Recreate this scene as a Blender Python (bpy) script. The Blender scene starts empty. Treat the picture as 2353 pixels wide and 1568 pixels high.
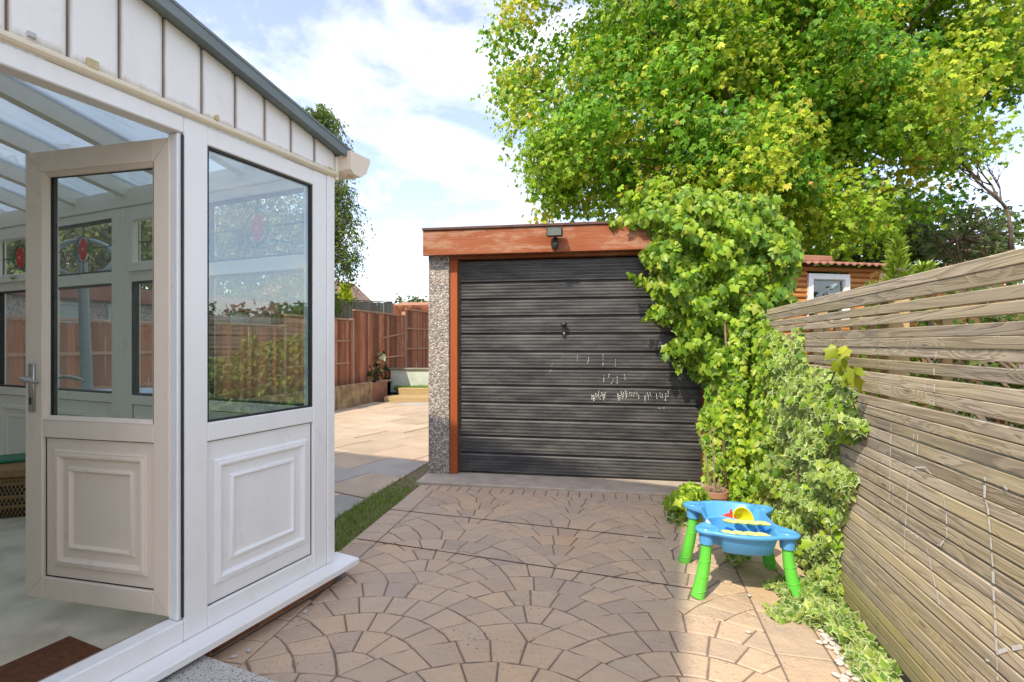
import bpy, math, random
import numpy as np
from mathutils import Vector, Matrix

# ------------------------------------------------------------------ camera, sky, sun, exposure
SC = bpy.context.scene
COL = SC.collection
R = math.radians
F, CX, HZ, CH = 1177.0, 1176.5, 788.0, 1.23          # focal length / centre / horizon of the 2353 px wide view, eye height

cam = bpy.data.cameras.new('camera')
cam.sensor_width = 36.0
cam.lens = 36.0 * F / 2353.0
cam.shift_y = 4.0 / 2353.0
cam.clip_start = 0.05
cam.clip_end = 2000.0
cam_o = bpy.data.objects.new('camera', cam)
cam_o.location = (0, 0, CH)
cam_o.rotation_euler = (R(90), 0, 0)
COL.objects.link(cam_o)
SC.camera = cam_o

SUN_TRAVEL = Vector((0.50, 0.705, -1.0)).normalized()   # the way the light goes
SUN_EL = math.asin(-SUN_TRAVEL.z)
SUN_AZ = math.atan2(-SUN_TRAVEL.x, -SUN_TRAVEL.y)         # clockwise from +Y

world = bpy.data.worlds.new('World')
SC.world = world
world.use_nodes = True
nt = world.node_tree
nt.nodes.clear()
w_out = nt.nodes.new('ShaderNodeOutputWorld')
w_bg = nt.nodes.new('ShaderNodeBackground')
w_sky = nt.nodes.new('ShaderNodeTexSky')
w_sky.sky_type = 'NISHITA'
w_sky.sun_disc = False
w_sky.sun_elevation = SUN_EL
w_sky.sun_rotation = SUN_AZ % (2 * math.pi)
w_sky.air_density = 1.1
w_sky.dust_density = 1.3
w_sky.ozone_density = 1.6
w_tc = nt.nodes.new('ShaderNodeTexCoord')
w_sep = nt.nodes.new('ShaderNodeSeparateXYZ')
nt.links.new(w_tc.outputs['Generated'], w_sep.inputs[0])
# clouds on a high flat layer: direction / height
w_max = nt.nodes.new('ShaderNodeMath'); w_max.operation = 'ADD'; w_max.inputs[1].default_value = 0.22
nt.links.new(w_sep.outputs[2], w_max.inputs[0])
w_div = nt.nodes.new('ShaderNodeVectorMath'); w_div.operation = 'DIVIDE'
w_cmb = nt.nodes.new('ShaderNodeCombineXYZ')
w_abs = nt.nodes.new('ShaderNodeMath'); w_abs.operation = 'ABSOLUTE'
nt.links.new(w_max.outputs[0], w_abs.inputs[0])
for i in range(3):
    nt.links.new(w_abs.outputs[0], w_cmb.inputs[i])
nt.links.new(w_tc.outputs['Generated'], w_div.inputs[0])
nt.links.new(w_cmb.outputs[0], w_div.inputs[1])
w_n = nt.nodes.new('ShaderNodeTexNoise')
w_n.inputs['Scale'].default_value = 2.7
w_n.inputs['Detail'].default_value = 9
w_n.inputs['Roughness'].default_value = 0.6
w_n.inputs['Distortion'].default_value = 0.6
w_map = nt.nodes.new('ShaderNodeMapping')
w_map.inputs['Location'].default_value = (3.4, 1.3, 0.0)
w_map.inputs['Scale'].default_value = (1.0, 1.0, 0.4)
nt.links.new(w_div.outputs[0], w_map.inputs['Vector'])
nt.links.new(w_map.outputs[0], w_n.inputs['Vector'])
w_r = nt.nodes.new('ShaderNodeValToRGB')
w_r.color_ramp.elements[0].position = 0.41
w_r.color_ramp.elements[0].color = (0.14, 0.14, 0.14, 1)
w_r.color_ramp.elements[1].position = 0.76
w_r.color_ramp.elements[1].color = (0.92, 0.92, 0.92, 1)
nt.links.new(w_n.outputs['Fac'], w_r.inputs[0])
w_mix = nt.nodes.new('ShaderNodeMix'); w_mix.data_type = 'RGBA'
nt.links.new(w_r.outputs[0], w_mix.inputs[0])
w_tint = nt.nodes.new('ShaderNodeMix'); w_tint.data_type = 'RGBA'; w_tint.blend_type = 'MULTIPLY'; w_tint.inputs[0].default_value = 1.0
w_tint.inputs[7].default_value = (0.86, 0.80, 0.86, 1)
nt.links.new(w_sky.outputs[0], w_tint.inputs[6])
nt.links.new(w_tint.outputs[2], w_mix.inputs[6])
CLOUD = (4.9, 4.75, 4.5, 1)
w_mix.inputs[7].default_value = CLOUD
nt.links.new(w_mix.outputs[2], w_bg.inputs[0])
w_bg.inputs[1].default_value = 0.15
nt.links.new(w_bg.outputs[0], w_out.inputs[0])

sun = bpy.data.lights.new('sun', 'SUN')
sun.energy = 2.0
sun.angle = R(0.53)
sun.color = (1.0, 0.88, 0.69)
sun_o = bpy.data.objects.new('sun', sun)
sun_o.rotation_euler = SUN_TRAVEL.to_track_quat('-Z', 'Y').to_euler()
sun_o.location = (-6, -8, 14)
COL.objects.link(sun_o)

vs = SC.view_settings
vs.view_transform = 'Standard'
vs.look = 'None'
vs.exposure = 1.36
vs.gamma = 1.0
vs.use_curve_mapping = False
SC.cycles.use_denoising = True
SC.cycles.max_bounces = 8
SC.cycles.transparent_max_bounces = 24
SC.cycles.diffuse_bounces = 4
SC.cycles.caustics_reflective = False
SC.cycles.caustics_refractive = False

rnd = random.Random(7)
rng = np.random.default_rng(11)

# ------------------------------------------------------------------ projection helpers (real positions at a real depth)
def at(x, y, Y):
    return Vector(((x - CX) / F * Y, Y, CH + (HZ - y) / F * Y))
def ground(x, y, z=0.0):
    Y = (CH - z) * F / (y - HZ)
    return Vector(((x - CX) / F * Y, Y, z))

# ------------------------------------------------------------------ object helpers
def tag(o, label=None, cat=None, group=None, kind=None):
    if label: o['label'] = label
    if cat: o['category'] = cat
    if group: o['group'] = group
    if kind: o['kind'] = kind
    return o
def empty(name, loc=(0, 0, 0), rz=0.0, parent=None):
    o = bpy.data.objects.new(name, None)
    o.empty_display_size = 0.1
    o.location = loc
    o.rotation_euler = (0, 0, rz)
    COL.objects.link(o)
    o.parent = parent
    return o
def thing(name, label, cat, loc=(0, 0, 0), rz=0.0, group=None):
    return tag(empty(name, loc, rz), label, cat, group)
def obj(name, me, parent=None, loc=None, rot=None, scale=None):
    o = bpy.data.objects.new(name, me)
    COL.objects.link(o)
    o.parent = parent
    if loc is not None: o.location = loc
    if rot is not None: o.rotation_euler = rot
    if scale is not None: o.scale = scale
    return o

class MB:
    """collects polygons of one piece"""
    def __init__(s):
        s.v = []; s.f = []; s.m = []; s.cur = 0
    def add(s, vs, fs):
        b = len(s.v)
        s.v += [tuple(p) for p in vs]
        for f in fs:
            s.f.append(tuple(i + b for i in f)); s.m.append(s.cur)
        return s
    def box(s, x0, x1, y0, y1, z0, z1, c=0.0):
        """box with chamfered edges of size c"""
        if x1 < x0: x0, x1 = x1, x0
        if y1 < y0: y0, y1 = y1, y0
        if z1 < z0: z0, z1 = z1, z0
        c = min(c, .45 * (x1 - x0), .45 * (y1 - y0), .45 * (z1 - z0))
        if c <= 0:
            v = [(x, y, z) for x in (x0, x1) for y in (y0, y1) for z in (z0, z1)]
            f = [(0, 1, 3, 2), (4, 6, 7, 5), (0, 4, 5, 1), (2, 3, 7, 6), (0, 2, 6, 4), (1, 5, 7, 3)]
            return s.add(v, f)
        v = []; idx = {}
        X = (x0, x1); Y = (y0, y1); Z = (z0, z1)
        for i in (0, 1):
            for j in (0, 1):
                for k in (0, 1):
                    sx, sy, sz = (c if i == 0 else -c), (c if j == 0 else -c), (c if k == 0 else -c)
                    idx[i, j, k, 0] = len(v); v.append((X[i], Y[j] + sy, Z[k] + sz))
                    idx[i, j, k, 1] = len(v); v.append((X[i] + sx, Y[j], Z[k] + sz))
                    idx[i, j, k, 2] = len(v); v.append((X[i] + sx, Y[j] + sy, Z[k]))
        f = []
        I = idx
        for i in (0, 1):
            q = [I[i, 0, 0, 0], I[i, 1, 0, 0], I[i, 1, 1, 0], I[i, 0, 1, 0]]
            f.append(q if i else q[::-1])
            q = [I[0, i, 0, 1], I[0, i, 1, 1], I[1, i, 1, 1], I[1, i, 0, 1]]
            f.append(q if i else q[::-1])
            q = [I[0, 0, i, 2], I[1, 0, i, 2], I[1, 1, i, 2], I[0, 1, i, 2]]
            f.append(q if i else q[::-1])
        for i in (0, 1):
            for j in (0, 1):
                q = [I[i, j, 0, 0], I[i, j, 0, 1], I[i, j, 1, 1], I[i, j, 1, 0]]
                f.append(q if (i + j) % 2 else q[::-1])
                q = [I[i, 0, j, 0], I[i, 1, j, 0], I[i, 1, j, 2], I[i, 0, j, 2]]
                f.append(q if (i + j) % 2 else q[::-1])
                q = [I[0, i, j, 1], I[0, i, j, 2], I[1, i, j, 2], I[1, i, j, 1]]
                f.append(q if (i + j) % 2 else q[::-1])
        for i in (0, 1):
            for j in (0, 1):
                for k in (0, 1):
                    q = [I[i, j, k, 0], I[i, j, k, 1], I[i, j, k, 2]]
                    f.append(q if (i + j + k) % 2 else q[::-1])
        return s.add(v, f)
    def bar(s, p, q, w, h, up=(0, 0, 1)):
        """square bar from p to q"""
        p = Vector(p); q = Vector(q); d = (q - p).normalized()
        u = Vector(up)
        a = d.cross(u)
        if a.length < 1e-5: a = d.cross(Vector((1, 0, 0)))
        a.normalize(); b = a.cross(d).normalized()
        v = []
        for e in (p, q):
            for (i, j) in ((-1, -1), (1, -1), (1, 1), (-1, 1)):
                v.append(e + a * (w * .5 * i) + b * (h * .5 * j))
        return s.add(v, [(0, 1, 2, 3)[::-1], (4, 5, 6, 7)[::1], (0, 1, 5, 4), (1, 2, 6, 5), (2, 3, 7, 6), (3, 0, 4, 7)])
    def tube(s, pts, rad, n=8, cap=True):
        pts = [Vector(p) for p in pts]
        if not hasattr(rad, '__len__'): rad = [rad] * len(pts)
        rings = []
        prev = None
        for i, p in enumerate(pts):
            d = (pts[min(i + 1, len(pts) - 1)] - pts[max(i - 1, 0)])
            if d.length < 1e-9: d = Vector((0, 0, 1))
            d.normalize()
            if prev is None:
                a = d.orthogonal().normalized()
            else:
                a = (prev - d * prev.dot(d))
                a = a.normalized() if a.length > 1e-6 else d.orthogonal().normalized()
            prev = a
            b = d.cross(a)
            rings.append([p + (a * math.cos(2 * math.pi * k / n) + b * math.sin(2 * math.pi * k / n)) * rad[i] for k in range(n)])
        v = [q for r in rings for q in r]
        f = []
        for i in range(len(rings) - 1):
            for k in range(n):
                f.append((i * n + k, i * n + (k + 1) % n, (i + 1) * n + (k + 1) % n, (i + 1) * n + k))
        if cap:
            f.append(tuple(range(n))[::-1]); f.append(tuple((len(rings) - 1) * n + k for k in range(n)))
        return s.add(v, f)
    def lathe(s, prof, n=24, c=(0, 0, 0), sx=1.0, sy=1.0, a0=0.0):
        """prof: (r, z) pairs"""
        v = []; f = []
        for (r, z) in prof:
            for k in range(n):
                a = a0 + 2 * math.pi * k / n
                v.append((c[0] + r * sx * math.cos(a), c[1] + r * sy * math.sin(a), c[2] + z))
        for i in range(len(prof) - 1):
            for k in range(n):
                f.append((i * n + k, i * n + (k + 1) % n, (i + 1) * n + (k + 1) % n, (i + 1) * n + k))
        if prof[0][0] > 1e-6: f.append(tuple(range(n))[::-1])
        if prof[-1][0] > 1e-6: f.append(tuple((len(prof) - 1) * n + k for k in range(n)))
        return s.add(v, f)
    def loops(s, loops, cap0=False, cap1=False):
        n = len(loops[0]); v = [p for l in loops for p in l]; f = []
        for i in range(len(loops) - 1):
            for k in range(n):
                f.append((i * n + k, i * n + (k + 1) % n, (i + 1) * n + (k + 1) % n, (i + 1) * n + k))
        if cap0: f.append(tuple(range(n))[::-1])
        if cap1: f.append(tuple((len(loops) - 1) * n + k for k in range(n)))
        return s.add(v, f)
    def extrude(s, prof, p, q, axes, cap=True):
        """profile of 2-D points along p->q, axes = two 3-D vectors"""
        a, b = Vector(axes[0]), Vector(axes[1]); p = Vector(p); q = Vector(q)
        v = [p + a * x + b * y for x, y in prof] + [q + a * x + b * y for x, y in prof]
        n = len(prof)
        f = [(k, (k + 1) % n, n + (k + 1) % n, n + k) for k in range(n)]
        if cap: f += [tuple(range(n))[::-1], tuple(range(n, 2 * n))]
        return s.add(v, f)
    def mesh(s, name, mats, smooth=False):
        me = bpy.data.meshes.new(name)
        me.from_pydata(s.v, [], s.f)
        if not isinstance(mats, (list, tuple)): mats = [mats]
        for m in mats: me.materials.append(m)
        if any(s.m): me.polygons.foreach_set('material_index', s.m)
        import bmesh as _b
        bm = _b.new(); bm.from_mesh(me); _b.ops.recalc_face_normals(bm, faces=bm.faces); bm.to_mesh(me); bm.free()
        if smooth is True:
            me.polygons.foreach_set('use_smooth', [True] * len(me.polygons))
        elif smooth:
            me.polygons.foreach_set('use_smooth', [True] * len(me.polygons))
            me.set_sharp_from_angle(angle=R(smooth))
        me.update()
        return me
    def build(s, name, mats, parent=None, smooth=False, loc=None, rot=None):
        return obj(name, s.mesh(name, mats, smooth), parent, loc, rot)

def mesh_np(name, V, T, C, mat):
    """triangle mesh from arrays with one colour per triangle"""
    me = bpy.data.meshes.new(name)
    nv, nf = len(V), len(T)
    me.vertices.add(nv); me.vertices.foreach_set('co', np.ascontiguousarray(V, dtype=np.float32).ravel())
    me.loops.add(nf * 3); me.loops.foreach_set('vertex_index', np.ascontiguousarray(T, dtype=np.int32).ravel())
    me.polygons.add(nf)
    me.polygons.foreach_set('loop_start', np.arange(0, nf * 3, 3, dtype=np.int32))
    me.polygons.foreach_set('loop_total', np.full(nf, 3, dtype=np.int32))
    me.update(calc_edges=True)
    if C is not None:
        ca = me.color_attributes.new('Col', 'FLOAT_COLOR', 'CORNER')
        c4 = np.ones((nf * 3, 4), dtype=np.float32); c4[:, :3] = np.repeat(C, 3, axis=0)
        ca.data.foreach_set('color', c4.ravel())
    me.materials.append(mat)
    return me

# ------------------------------------------------------------------ material helpers
def new_mat(name):
    m = bpy.data.materials.new(name); m.use_nodes = True
    t = m.node_tree
    b = t.nodes['Principled BSDF']
    return m, t, b
def coords(t, scale=(1, 1, 1), rand=True, space='Object'):
    tc = t.nodes.new('ShaderNodeTexCoord')
    mp = t.nodes.new('ShaderNodeMapping')
    mp.inputs['Scale'].default_value = scale
    t.links.new(tc.outputs[space], mp.inputs['Vector'])
    if rand:
        oi = t.nodes.new('ShaderNodeObjectInfo')
        mu = t.nodes.new('ShaderNodeVectorMath'); mu.operation = 'SCALE'
        cb = t.nodes.new('ShaderNodeCombineXYZ')
        for i in range(3): t.links.new(oi.outputs['Random'], cb.inputs[i])
        t.links.new(cb.outputs[0], mu.inputs[0]); mu.inputs['Scale'].default_value = 37.0
        t.links.new(mu.outputs[0], mp.inputs['Location'])
    return mp.outputs[0]
def noise(t, vec, scale, detail=5, rough=.55, dist=0.0):
    n = t.nodes.new('ShaderNodeTexNoise')
    n.inputs['Scale'].default_value = scale; n.inputs['Detail'].default_value = detail
    n.inputs['Roughness'].default_value = rough; n.inputs['Distortion'].default_value = dist
    t.links.new(vec, n.inputs['Vector'])
    return n.outputs['Fac']
def voro(t, vec, scale, feature='F1', out='Distance'):
    n = t.nodes.new('ShaderNodeTexVoronoi'); n.feature = feature
    n.inputs['Scale'].default_value = scale
    t.links.new(vec, n.inputs['Vector'])
    return n.outputs[out]
def ramp(t, fac, stops):
    r = t.nodes.new('ShaderNodeValToRGB')
    e = r.color_ramp.elements
    while len(e) < len(stops): e.new(0.5)
    for i, (p, c) in enumerate(stops):
        e[i].position = p
        e[i].color = (c, c, c, 1) if not hasattr(c, '__len__') else (*c, 1)
    t.links.new(fac, r.inputs[0])
    return r.outputs[0]
def mixc(t, fac, a, b, mode='MIX'):
    m = t.nodes.new('ShaderNodeMix'); m.data_type = 'RGBA'; m.blend_type = mode
    for s, x in ((0, fac), (6, a), (7, b)):
        if isinstance(x, (int, float)): m.inputs[s].default_value = x
        elif isinstance(x, (tuple, list)): m.inputs[s].default_value = (*x[:3], 1)
        else: t.links.new(x, m.inputs[s])
    return m.outputs[2]
def math_n(t, op, a, b=0.0):
    m = t.nodes.new('ShaderNodeMath'); m.operation = op
    for i, x in enumerate((a, b)):
        if isinstance(x, (int, float)): m.inputs[i].default_value = x
        else: t.links.new(x, m.inputs[i])
    return m.outputs[0]
def bump(t, b, h, strength=.3, dist=.01):
    n = t.nodes.new('ShaderNodeBump')
    n.inputs['Strength'].default_value = strength; n.inputs['Distance'].default_value = dist
    t.links.new(h, n.inputs['Height']); t.links.new(n.outputs[0], b.inputs['Normal'])
def objrand(t):
    return t.nodes.new('ShaderNodeObjectInfo').outputs['Random']
def simple(name, c1, c2=None, scale=6.0, rough=.5, bs=0.0, bscale=40.0, stretch=(1, 1, 1), vary=0.0, lo=.35, hi=.65, metal=0.0, rand=True, space='Object', bd=.005):
    """a colour with a soft second tone, fine relief and a little change from piece to piece"""
    m, t, b = new_mat(name)
    v = coords(t, stretch, rand, space)
    c2 = c2 or tuple(x * .8 for x in c1)
    f = ramp(t, noise(t, v, scale, 6), [(lo, 0.0), (hi, 1.0)])
    col = mixc(t, f, c1, c2)
    if vary:
        r = ramp(t, objrand(t), [(0, 1 - vary), (1, 1 + vary * .6)])
        col = mixc(t, 1.0, col, r, 'MULTIPLY')
    t.links.new(col, b.inputs['Base Color'])
    b.inputs['Roughness'].default_value = rough
    b.inputs['Metallic'].default_value = metal
    if bs: bump(t, b, noise(t, v, bscale, 5), bs, bd)
    return m

def leaf_mat(name, base=None, trans=.35, rough=.45, vary=.12):
    """two-sided leaf: colour from the leaf's own attribute, some light passes through"""
    m, t, b = new_mat(name)
    at_ = t.nodes.new('ShaderNodeAttribute'); at_.attribute_name = 'Col'
    col = at_.outputs['Color']
    r = ramp(t, objrand(t), [(0, 1 - vary), (1, 1 + vary)])
    col = mixc(t, 1.0, col, r, 'MULTIPLY')
    t.links.new(col, b.inputs['Base Color'])
    b.inputs['Roughness'].default_value = rough
    b.inputs['Specular IOR Level'].default_value = .35
    tr = t.nodes.new('ShaderNodeBsdfTranslucent')
    c2 = mixc(t, 1.0, col, (1.15, 1.25, .55), 'MULTIPLY')
    t.links.new(c2, tr.inputs[0])
    mx = t.nodes.new('ShaderNodeMixShader'); mx.inputs[0].default_value = trans
    t.links.new(b.outputs[0], mx.inputs[1]); t.links.new(tr.outputs[0], mx.inputs[2])
    t.links.new(mx.outputs[0], t.nodes['Material Output'].inputs[0])
    return m

def glass_mat(name, tint=(.93, .97, .95), refl=1.0, base=.06, rough=0.0):
    m, t, b = new_mat(name)
    t.nodes.remove(b)
    tp = t.nodes.new('ShaderNodeBsdfTransparent'); tp.inputs[0].default_value = (*tint, 1)
    gl = t.nodes.new('ShaderNodeBsdfGlossy'); gl.inputs['Roughness'].default_value = rough
    gl.inputs[0].default_value = (.93, .97, 1.0, 1)
    lw = t.nodes.new('ShaderNodeLayerWeight'); lw.inputs['Blend'].default_value = .5
    sch = math_n(t, 'ADD', math_n(t, 'MULTIPLY', math_n(t, 'POWER', lw.outputs['Facing'], 5.0), .96), .04)
    f = math_n(t, 'ADD', math_n(t, 'MULTIPLY', sch, refl), base)
    f = math_n(t, 'MINIMUM', f, .95)
    mx = t.nodes.new('ShaderNodeMixShader')
    t.links.new(f, mx.inputs[0]); t.links.new(tp.outputs[0], mx.inputs[1]); t.links.new(gl.outputs[0], mx.inputs[2])
    t.links.new(mx.outputs[0], t.nodes['Material Output'].inputs[0])
    return m

def upvc(name, c=(.78, .78, .77), dirt=(.55, .50, .42), amt=.35, rough=.32):
    m, t, b = new_mat(name)
    v = coords(t, (1, 1, .35), True)
    f = ramp(t, noise(t, v, 9, 7, .65), [(.52, 0.0), (.80, amt)])
    v2 = coords(t, (1, 1, 1), True)
    g = ramp(t, noise(t, v2, 120, 2), [(.70, 0.0), (.78, amt * .6)])
    col = mixc(t, f, c, dirt)
    col = mixc(t, g, col, (.3, .27, .22))
    t.links.new(col, b.inputs['Base Color'])
    rr = ramp(t, noise(t, v2, 6, 4), [(.3, rough - .07), (.7, rough + .12)])
    t.links.new(rr, b.inputs['Roughness'])
    bump(t, b, noise(t, v2, 3.0, 3), .06, .01)
    return m

def wood_mat(name, light, dark, tint=None, tint_amt=.4, rough=.75, ring=9.0, along=.7, vary=.18, axis='x', bs=.35, streak=0.0, streak_col=(.6, .55, .5), knots=.55, peel=0.0, peel_col=(.5, .4, .34)):
    """weathered timber: grain drawn along the piece, swirls round knots"""
    m, t, b = new_mat(name)
    sc = {'x': (along, 14, 14), 'z': (14, 14, along), 'y': (14, along, 14)}[axis]
    v = coords(t, sc, True)
    n1 = noise(t, v, 1.0, 3, .5, 1.3)
    ksc = {'x': (2.6, 2, 11), 'z': (9, 9, 1.8), 'y': (9, 2, 9)}[axis]
    kd = voro(t, coords(t, ksc, True), 1.0)
    knot = ramp(t, kd, [(.0, 1.0), (.10, .75), (.34, 0.0)])
    n1 = math_n(t, 'ADD', n1, math_n(t, 'MULTIPLY', knot, knots))
    rings = math_n(t, 'FRACT', math_n(t, 'MULTIPLY', n1, ring))
    g = ramp(t, rings, [(0, 0.0), (.55, .55), (.85, 1.0), (1.0, .15)])
    sc2 = tuple(x * (6 if x > 1 else 2) for x in sc)
    v2 = coords(t, sc2, True)
    fine = noise(t, v2, 1.0, 4, .6)
    f = math_n(t, 'ADD', math_n(t, 'MULTIPLY', g, .6), math_n(t, 'MULTIPLY', fine, .45))
    col = mixc(t, f, light, dark)
    v3 = coords(t, (1, 1, 1), True)
    if tint:
        col = mixc(t, ramp(t, noise(t, v3, 2.2, 4), [(.42, 0.0), (.7, tint_amt)]), col, tint)
    if streak:
        sc3 = {'x': (.8, 30, 30), 'z': (18, 18, .7), 'y': (30, .8, 30)}[axis]
        v4 = coords(t, sc3, True)
        col = mixc(t, ramp(t, noise(t, v4, 1.0, 4, .7), [(.60, 0.0), (.70, streak)]), col, streak_col)
    if knots:
        col = mixc(t, ramp(t, kd, [(.05, .65), (.085, 0.0)]), col, tuple(x * .45 for x in dark))
    if peel:
        pn = noise(t, coords(t, (1.2, 3.5, 5.0) if axis == 'x' else (5, 5, 1.2), True), 2.2, 8, .72)
        col = mixc(t, ramp(t, pn, [(.50, 0.0), (.60, peel)]), col, peel_col)
    if vary:
        col = mixc(t, 1.0, col, ramp(t, objrand(t), [(0, 1 - vary), (1, 1 + vary)]), 'MULTIPLY')
    t.links.new(col, b.inputs['Base Color'])
    b.inputs['Roughness'].default_value = rough
    bump(t, b, f, bs, .004)
    return m

def pebbledash(name, tone=(.42, .38, .34)):
    m, t, b = new_mat(name)
    v = coords(t, (1, 1, 1), False)
    nz = t.nodes.new('ShaderNodeTexVoronoi'); nz.inputs['Scale'].default_value = 72
    t.links.new(v, nz.inputs['Vector'])
    cell = t.nodes.new('ShaderNodeSeparateColor'); t.links.new(nz.outputs['Color'], cell.inputs[0])
    col = ramp(t, cell.outputs[0], [(0.0, tuple(x * .28 for x in tone)), (.3, tuple(x * .75 for x in tone)), (.55, (tone[0] * 1.15, tone[1] * 1.0, tone[2] * .9)), (.8, (.62, .57, .52)), (1.0, (.74, .72, .68))])
    edge = ramp(t, nz.outputs['Distance'], [(.35, 0.0), (.62, .7)])
    col = mixc(t, edge, col, tuple(x * .55 for x in tone))
    big = ramp(t, noise(t, v, 2.0, 4), [(.3, .85), (.7, 1.1)])
    col = mixc(t, 1.0, col, big, 'MULTIPLY')
    t.links.new(col, b.inputs['Base Color'])
    b.inputs['Roughness'].default_value = .85
    inv = math_n(t, 'SUBTRACT', 1.0, nz.outputs['Distance'])
    bump(t, b, inv, .8, .008)
    return m

# ------------------------------------------------------------------ 2-D polygon clipping for stones and slabs
def clip_poly(poly, planes):
    """keep the part of poly where nx*x+ny*y <= d for every (nx,ny,d)"""
    for nx, ny, d in planes:
        out = []
        n = len(poly)
        for i in range(n):
            p, q = poly[i], poly[(i + 1) % n]
            a = nx * p[0] + ny * p[1] - d; c = nx * q[0] + ny * q[1] - d
            if a <= 0: out.append(p)
            if (a < 0 < c) or (c < 0 < a):
                k = a / (a - c); out.append((p[0] + (q[0] - p[0]) * k, p[1] + (q[1] - p[1]) * k))
        poly = out
        if len(poly) < 3: return []
    return poly
def area(poly):
    return .5 * sum(poly[i][0] * poly[(i + 1) % len(poly)][1] - poly[(i + 1) % len(poly)][0] * poly[i][1] for i in range(len(poly)))
def inset(poly, d):
    """move every edge inwards by d (convex-ish polygons)"""
    n = len(poly); out = []
    s = 1 if area(poly) > 0 else -1
    for i in range(n):
        a, b, c = poly[i - 1], poly[i], poly[(i + 1) % n]
        e1 = (b[0] - a[0], b[1] - a[1]); e2 = (c[0] - b[0], c[1] - b[1])
        l1 = math.hypot(*e1) or 1e-9; l2 = math.hypot(*e2) or 1e-9
        n1 = (-e1[1] / l1 * s, e1[0] / l1 * s); n2 = (-e2[1] / l2 * s, e2[0] / l2 * s)
        m = (n1[0] + n2[0], n1[1] + n2[1]); k = 1 + n1[0] * n2[0] + n1[1] * n2[1]
        k = max(k, .35)
        out.append((b[0] + m[0] / k * d, b[1] + m[1] / k * d))
    return out
def stone(poly, joint, bev, top, bottom, jit=0.0):
    """paving piece: sides, worn edge and top"""
    l0 = inset(poly, joint); l1 = inset(poly, joint + bev * .25); l2 = inset(poly, joint + bev)
    mb = MB()
    mb.loops([[(x, y, bottom) for x, y in l0], [(x, y, top - bev * .55) for x, y in l1], [(x, y, top + rnd.uniform(-jit, jit)) for x, y in l2]], cap1=True)
    return mb

# ------------------------------------------------------------------ materials
M = {}
M['upvc'] = upvc('white_upvc', (.89, .89, .875), (.66, .62, .54), .30)
M['upvc_door'] = upvc('warm_tint_upvc', (.86, .735, .59), (.62, .50, .37), .25)  # tan base: the warm light on the door is put into its colour
M['upvc_in'] = upvc('inner_upvc', (.88, .84, .73), (.66, .60, .50), .2)  # slightly yellow base: warm indoor light put into the frame colour
def clad_mat():
    m = upvc('cladding', (.90, .89, .86), (.64, .58, .48), .35)
    t = m.node_tree; b = t.nodes['Principled BSDF']
    src = b.inputs['Base Color'].links[0].from_socket
    tc = t.nodes.new('ShaderNodeTexCoord'); sp = t.nodes.new('ShaderNodeSeparateXYZ'); t.links.new(tc.outputs['Generated'], sp.inputs[0])
    nz = noise(t, coords(t, (30, 30, 6), True), 1.0, 6, .7)
    e = math_n(t, 'ABSOLUTE', math_n(t, 'SUBTRACT', sp.outputs[0], .5))
    side = ramp(t, math_n(t, 'ADD', e, math_n(t, 'MULTIPLY', nz, .10)), [(.49, 0.0), (.57, .7)])
    foot = ramp(t, math_n(t, 'ADD', sp.outputs[2], math_n(t, 'MULTIPLY', nz, .12)), [(.05, .75), (.12, 0.0)])
    f = math_n(t, 'MAXIMUM', side, foot)
    t.links.new(mixc(t, f, src, (.42, .33, .23)), b.inputs['Base Color'])
    return m
M['clad'] = clad_mat() if True else upvc('cladding', (.87, .87, .85), (.62, .56, .46), .45)
M['trim'] = upvc('yellowed_trim', (.80, .72, .54), (.50, .40, .25), .7)
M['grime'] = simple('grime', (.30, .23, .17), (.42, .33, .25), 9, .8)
M['black'] = simple('rubber_gasket', (.02, .02, .02), (.035, .033, .03), 20, .55)
M['flash'] = simple('grey_flashing', (.13, .165, .17), (.20, .24, .24), 7, .5, .2, 60, stretch=(.3, 1, 1))
M['chrome'] = simple('brushed_metal', (.62, .60, .57), (.5, .48, .45), 30, .28, metal=1.0)
M['glass'] = glass_mat('window_glass', (.95, .98, .97), 1.0, .02)
M['glass_end'] = glass_mat('end_window_glass', (.90, .96, .96), 1.8, .07)
M['glass_dark'] = glass_mat('dark_glass', (.45, .5, .5), 1.5, .08)
M['red_glass'] = simple('red_stained_glass', (.75, .03, .02), (.6, .01, .02), 30, .2)
M['green_glass'] = simple('green_stained_glass', (.02, .28, .08), (.02, .2, .08), 30, .2)
M['lead'] = simple('lead_strip', (.05, .055, .05), (.09, .09, .085), 30, .5)
M['carpet'] = simple('pale_carpet', (.78, .71, .54), (.52, .47, .34), 4.5, .95, .5, 300, lo=.42, hi=.72, space='Object')
M['mat_brown'] = simple('coir_mat', (.20, .075, .028), (.12, .042, .018), 60, 1.0, .9, 400)
M['inner_wall'] = simple('cream_plaster', (.72, .68, .60), (.66, .62, .54), 3, .8, .1, 60)
M['brick'] = simple('red_brick', (.40, .17, .085), (.27, .10, .055), 14, .85, .6, 60, vary=.3)
M['mortar'] = simple('mortar', (.45, .38, .28), (.34, .27, .2), 20, .95, .5, 90)
M['ground'] = simple('soil_ground', (.15, .12, .085), (.09, .075, .05), 3, .95, .5, 30, rand=False)
M['concrete'] = simple('concrete', (.52, .45, .36), (.40, .34, .27), 8, .9, .35, 90)

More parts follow.
